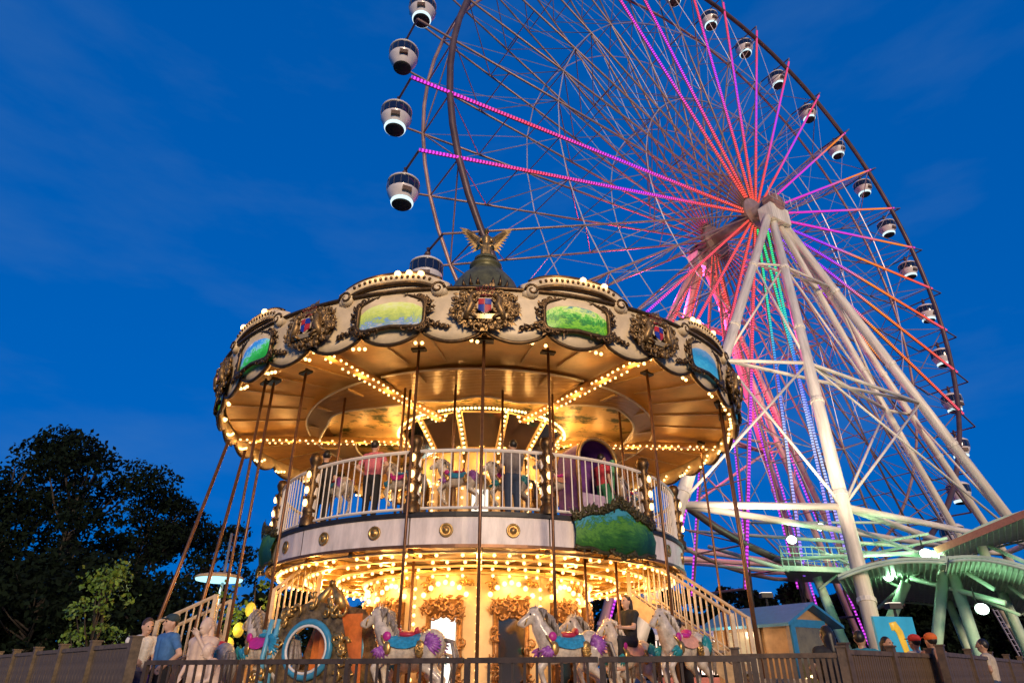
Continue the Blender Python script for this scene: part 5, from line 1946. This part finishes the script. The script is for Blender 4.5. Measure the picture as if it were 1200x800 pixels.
# lit shop on the right edge and market stall behind the stair
sp_ = at(835, 748, 30)
s_ = thing('market_stall', 'brightly lit market stall with striped awning seen through the stair', 'stall', (sp_.x, sp_.y, 0), R(-8))
m = MB(); m.box((0, .6, .5), (4.6, .8, 1.0)); m.build('counter', mat('stall_counter', (.5, .12, .08), .5), s_)
m = MB()
for i in range(5):
    m.box((-1.8 + .9 * i, 1.6, 1.75), (.8, .1, 1.3))
tag(m.build('lit_shelf_panel', mat('stall_panel', (.7, .6, .5), .5, emit=(1, .75, .62), es=1.3, var=.7, scale=3), s_), kind='stuff')
for i in range(8):
    a_ = MB(); x = -2.3 + .575 * i
    a_.raw([(x, 1.7, 3.0), (x + .575, 1.7, 3.0), (x + .575, -.2, 2.55), (x, -.2, 2.55), (x, -.2, 2.35), (x + .575, -.2, 2.35)], [(0, 1, 2, 3), (3, 2, 5, 4)])
    a_.build('awning_stripe', mat('awning_blue', (.05, .1, .4), .6) if i % 2 else mat('awning_white', (.7, .68, .66), .6), s_)
for x in (-2.2, 2.2):
    m = MB(); m.tube([(x, -.1, 0), (x, -.1, 2.5)], .05, 6); m.build('post', DARK, s_)
light('POINT', 'stall_lamp', (0, .5, 2.2), 160, (1, .8, .7), .2, s_)

# ------------------------------------------------------------------ trees
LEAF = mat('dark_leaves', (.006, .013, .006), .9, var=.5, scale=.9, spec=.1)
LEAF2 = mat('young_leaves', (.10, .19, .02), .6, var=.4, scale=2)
BARK = mat('bark', (.05, .04, .03), .85, var=.4, scale=6)


def leaves_mesh(name, clumps, per, size, seed, m_):
    r = np.random.default_rng(seed)
    V = []
    for (c, s) in clumps:
        n = int(per * (s[0] * s[1] * s[2]) ** (2 / 3)) + 12
        u = r.normal(size=(n, 3)); u /= np.linalg.norm(u, axis=1)[:, None]
        rad = r.uniform(.35, 1.0, size=(n, 1)) ** .6
        V.append(np.array(c) + u * rad * np.array(s) + r.normal(size=(n, 3)) * .08)
    P = np.concatenate(V)
    n = len(P)
    a = r.normal(size=(n, 3)); a /= np.linalg.norm(a, axis=1)[:, None]
    b = r.normal(size=(n, 3)); b -= a * (a * b).sum(1)[:, None]; b /= np.linalg.norm(b, axis=1)[:, None]
    sz = size * r.uniform(.6, 1.4, size=(n, 1))
    v = np.stack([P - a * sz, P + b * sz * .55, P + a * sz, P - b * sz * .55], 1).reshape(-1, 3)
    me = bpy.data.meshes.new(name)
    me.vertices.add(4 * n); me.vertices.foreach_set('co', v.ravel())
    me.loops.add(4 * n); me.loops.foreach_set('vertex_index', np.arange(4 * n, dtype=np.int32))
    me.polygons.add(n); me.polygons.foreach_set('loop_start', np.arange(0, 4 * n, 4, dtype=np.int32))
    me.update(calc_edges=True)
    me.materials.append(m_)
    return me


def tree(loc, h, rx, label, seed, m_=LEAF, size=.2, per=260, nclump=46, low=.28, group=None, name='tree', conifer=False):
    r = random.Random(seed)
    t = thing(name, label, 'tree', loc, 0, group)
    tr = MB()
    tr.tube([(0, 0, 0), (.05 * h * r.uniform(-.4, .4), 0, h * .3), (.03 * h, .02 * h, h * .62), (0, 0, h * .92)], [h * .022, h * .017, h * .010, h * .002], 8)
    cl = []
    if conifer:
        for i in range(nclump):
            z = h * (low + (1 - low) * i / nclump)
            w = rx * (1 - (z / h)) * 1.3 + .1
            a_ = r.uniform(0, 6.28)
            cl.append(((w * .6 * math.cos(a_), w * .6 * math.sin(a_), z), (w * .6, w * .6, h * .05)))
    else:
        for i in range(nclump):
            a_ = r.uniform(0, 6.28); f = r.uniform(low, .97)
            env = math.sin(math.pi * min(1, max(.05, (f - low * .55) / (1.04 - low * .55)))) ** .6
            q = math.sqrt(r.uniform(.05, 1)) * rx * env
            c = Vector((q * math.cos(a_), q * math.sin(a_), h * f))
            s = rx * r.uniform(.14, .27)
            cl.append((tuple(c), (s * 1.15, s * 1.15, s * .72)))
            if i % 2 == 0:
                b0 = Vector((0, 0, h * max(.18, f - .28)))
                md_ = (b0 + c) / 2 + Vector((0, 0, -.02 * h))
                tr.tube([b0, md_, c], [h * .0085, h * .005, h * .0015], 5)
    tr.build('trunk', BARK, t, True)
    inst('crown', leaves_mesh('crown', cl, per, size, seed, m_), t)
    return t


TG = 'dark trees beyond the boarded fence'
for (x, d, ytop, rx, seed, lab) in ((112, 38, 514, 4.6, 1, 'tallest broad dark tree beyond the boarded fence'), (25, 41, 526, 5.0, 2, 'dark spreading tree at the edge beside the tallest one'), (182, 39, 572, 3.4, 3, 'dark tree with stepped crown between the tallest tree and the carousel'),
                                  (250, 42, 612, 3.0, 4, 'low dark tree partly behind the disc lamp'), (165, 30, 668, 3.2, 15, 'low dark shrub tree below the tall ones by the stair'), (60, 30, 655, 4.0, 16, 'dense dark bushy tree just behind the boarded fence'), (-20, 33, 650, 4.0, 17, 'dense dark bush tree at the far end of the boarded fence')):
    p_ = at(x, ytop, d)
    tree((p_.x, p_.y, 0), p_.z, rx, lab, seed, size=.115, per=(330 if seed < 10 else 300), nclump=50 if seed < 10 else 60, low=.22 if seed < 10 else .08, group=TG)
p_ = at(131, 660, 16.5)
tree((p_.x, p_.y, 0), p_.z, .55, 'slim young tree with bright green leaves behind the boarded fence', 21, LEAF2, .048, 1700, 40, .36, name='young_tree')
for (x, d, ytop, rx, seed, lab, con) in ((925, 70, 668, 2.6, 31, 'pointed dark conifer above the kiosk roof', True), (868, 80, 688, 4.0, 32, 'low dark tree behind the kiosk', False), (905, 85, 688, 4.5, 33, 'dark rounded tree between conifer and kiosk', False), (1040, 90, 692, 8, 34, 'broad dark tree seen under the station roof', False),
                                       (1100, 95, 690, 8, 35, 'dark tree behind the green station columns', False), (985, 92, 700, 7, 36, 'dark tree behind the station deck', False), (1165, 95, 700, 8, 37, 'dark tree behind the outer station roof', False), (835, 75, 700, 3, 38, 'dark tree behind the carousel stair', False)):
    p_ = at(x, ytop, d)
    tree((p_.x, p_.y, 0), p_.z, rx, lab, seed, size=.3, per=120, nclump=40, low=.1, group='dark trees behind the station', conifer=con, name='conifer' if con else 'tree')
for i, (x, d, ytop) in enumerate(((330, 60, 690), (400, 64, 684), (480, 62, 692), (560, 66, 686), (640, 62, 690), (715, 66, 682), (785, 64, 694))):
    p_ = at(x, ytop, d)
    tree((p_.x, p_.y, 0), p_.z, 4.6, ['dark tree behind the carousel between stair and ring carriage', 'dark tree beyond the ring carriage', 'dark tree behind the glowing mirror column', 'dark tree hidden behind the centre mirrors', 'dark tree behind the carved mirrors', 'dark tree behind the grey horse', 'dark tree behind the peach cloth horse'][i], 60 + i, size=.3, per=90, nclump=36, low=.06, group='dark trees behind the carousel')
p_ = at(301, 672, 17.2)
t_ = tree((p_.x, p_.y, 0), 3.3, .9, 'small leafy tree hung with yellow lanterns beside the carousel', 41, LEAF2, .06, 500, 22, .35, name='lantern_tree')
rr = random.Random(9)
for i in range(6):
    m = MB(); m.ball((rr.uniform(-.7, .7), -.75 + rr.uniform(-.2, .2), rr.uniform(1.5, 2.7)), .13, 10, 7, (.9, .9, 1.2))
    m.build('lantern', mat('yellow_lantern', (.6, .5, .04), .5, emit=(1, .75, .1), es=.25), t_, True)
light('POINT', 'lantern_glow', (0, -1.2, 2.0), 12, (1, .85, .3), .1, t_)
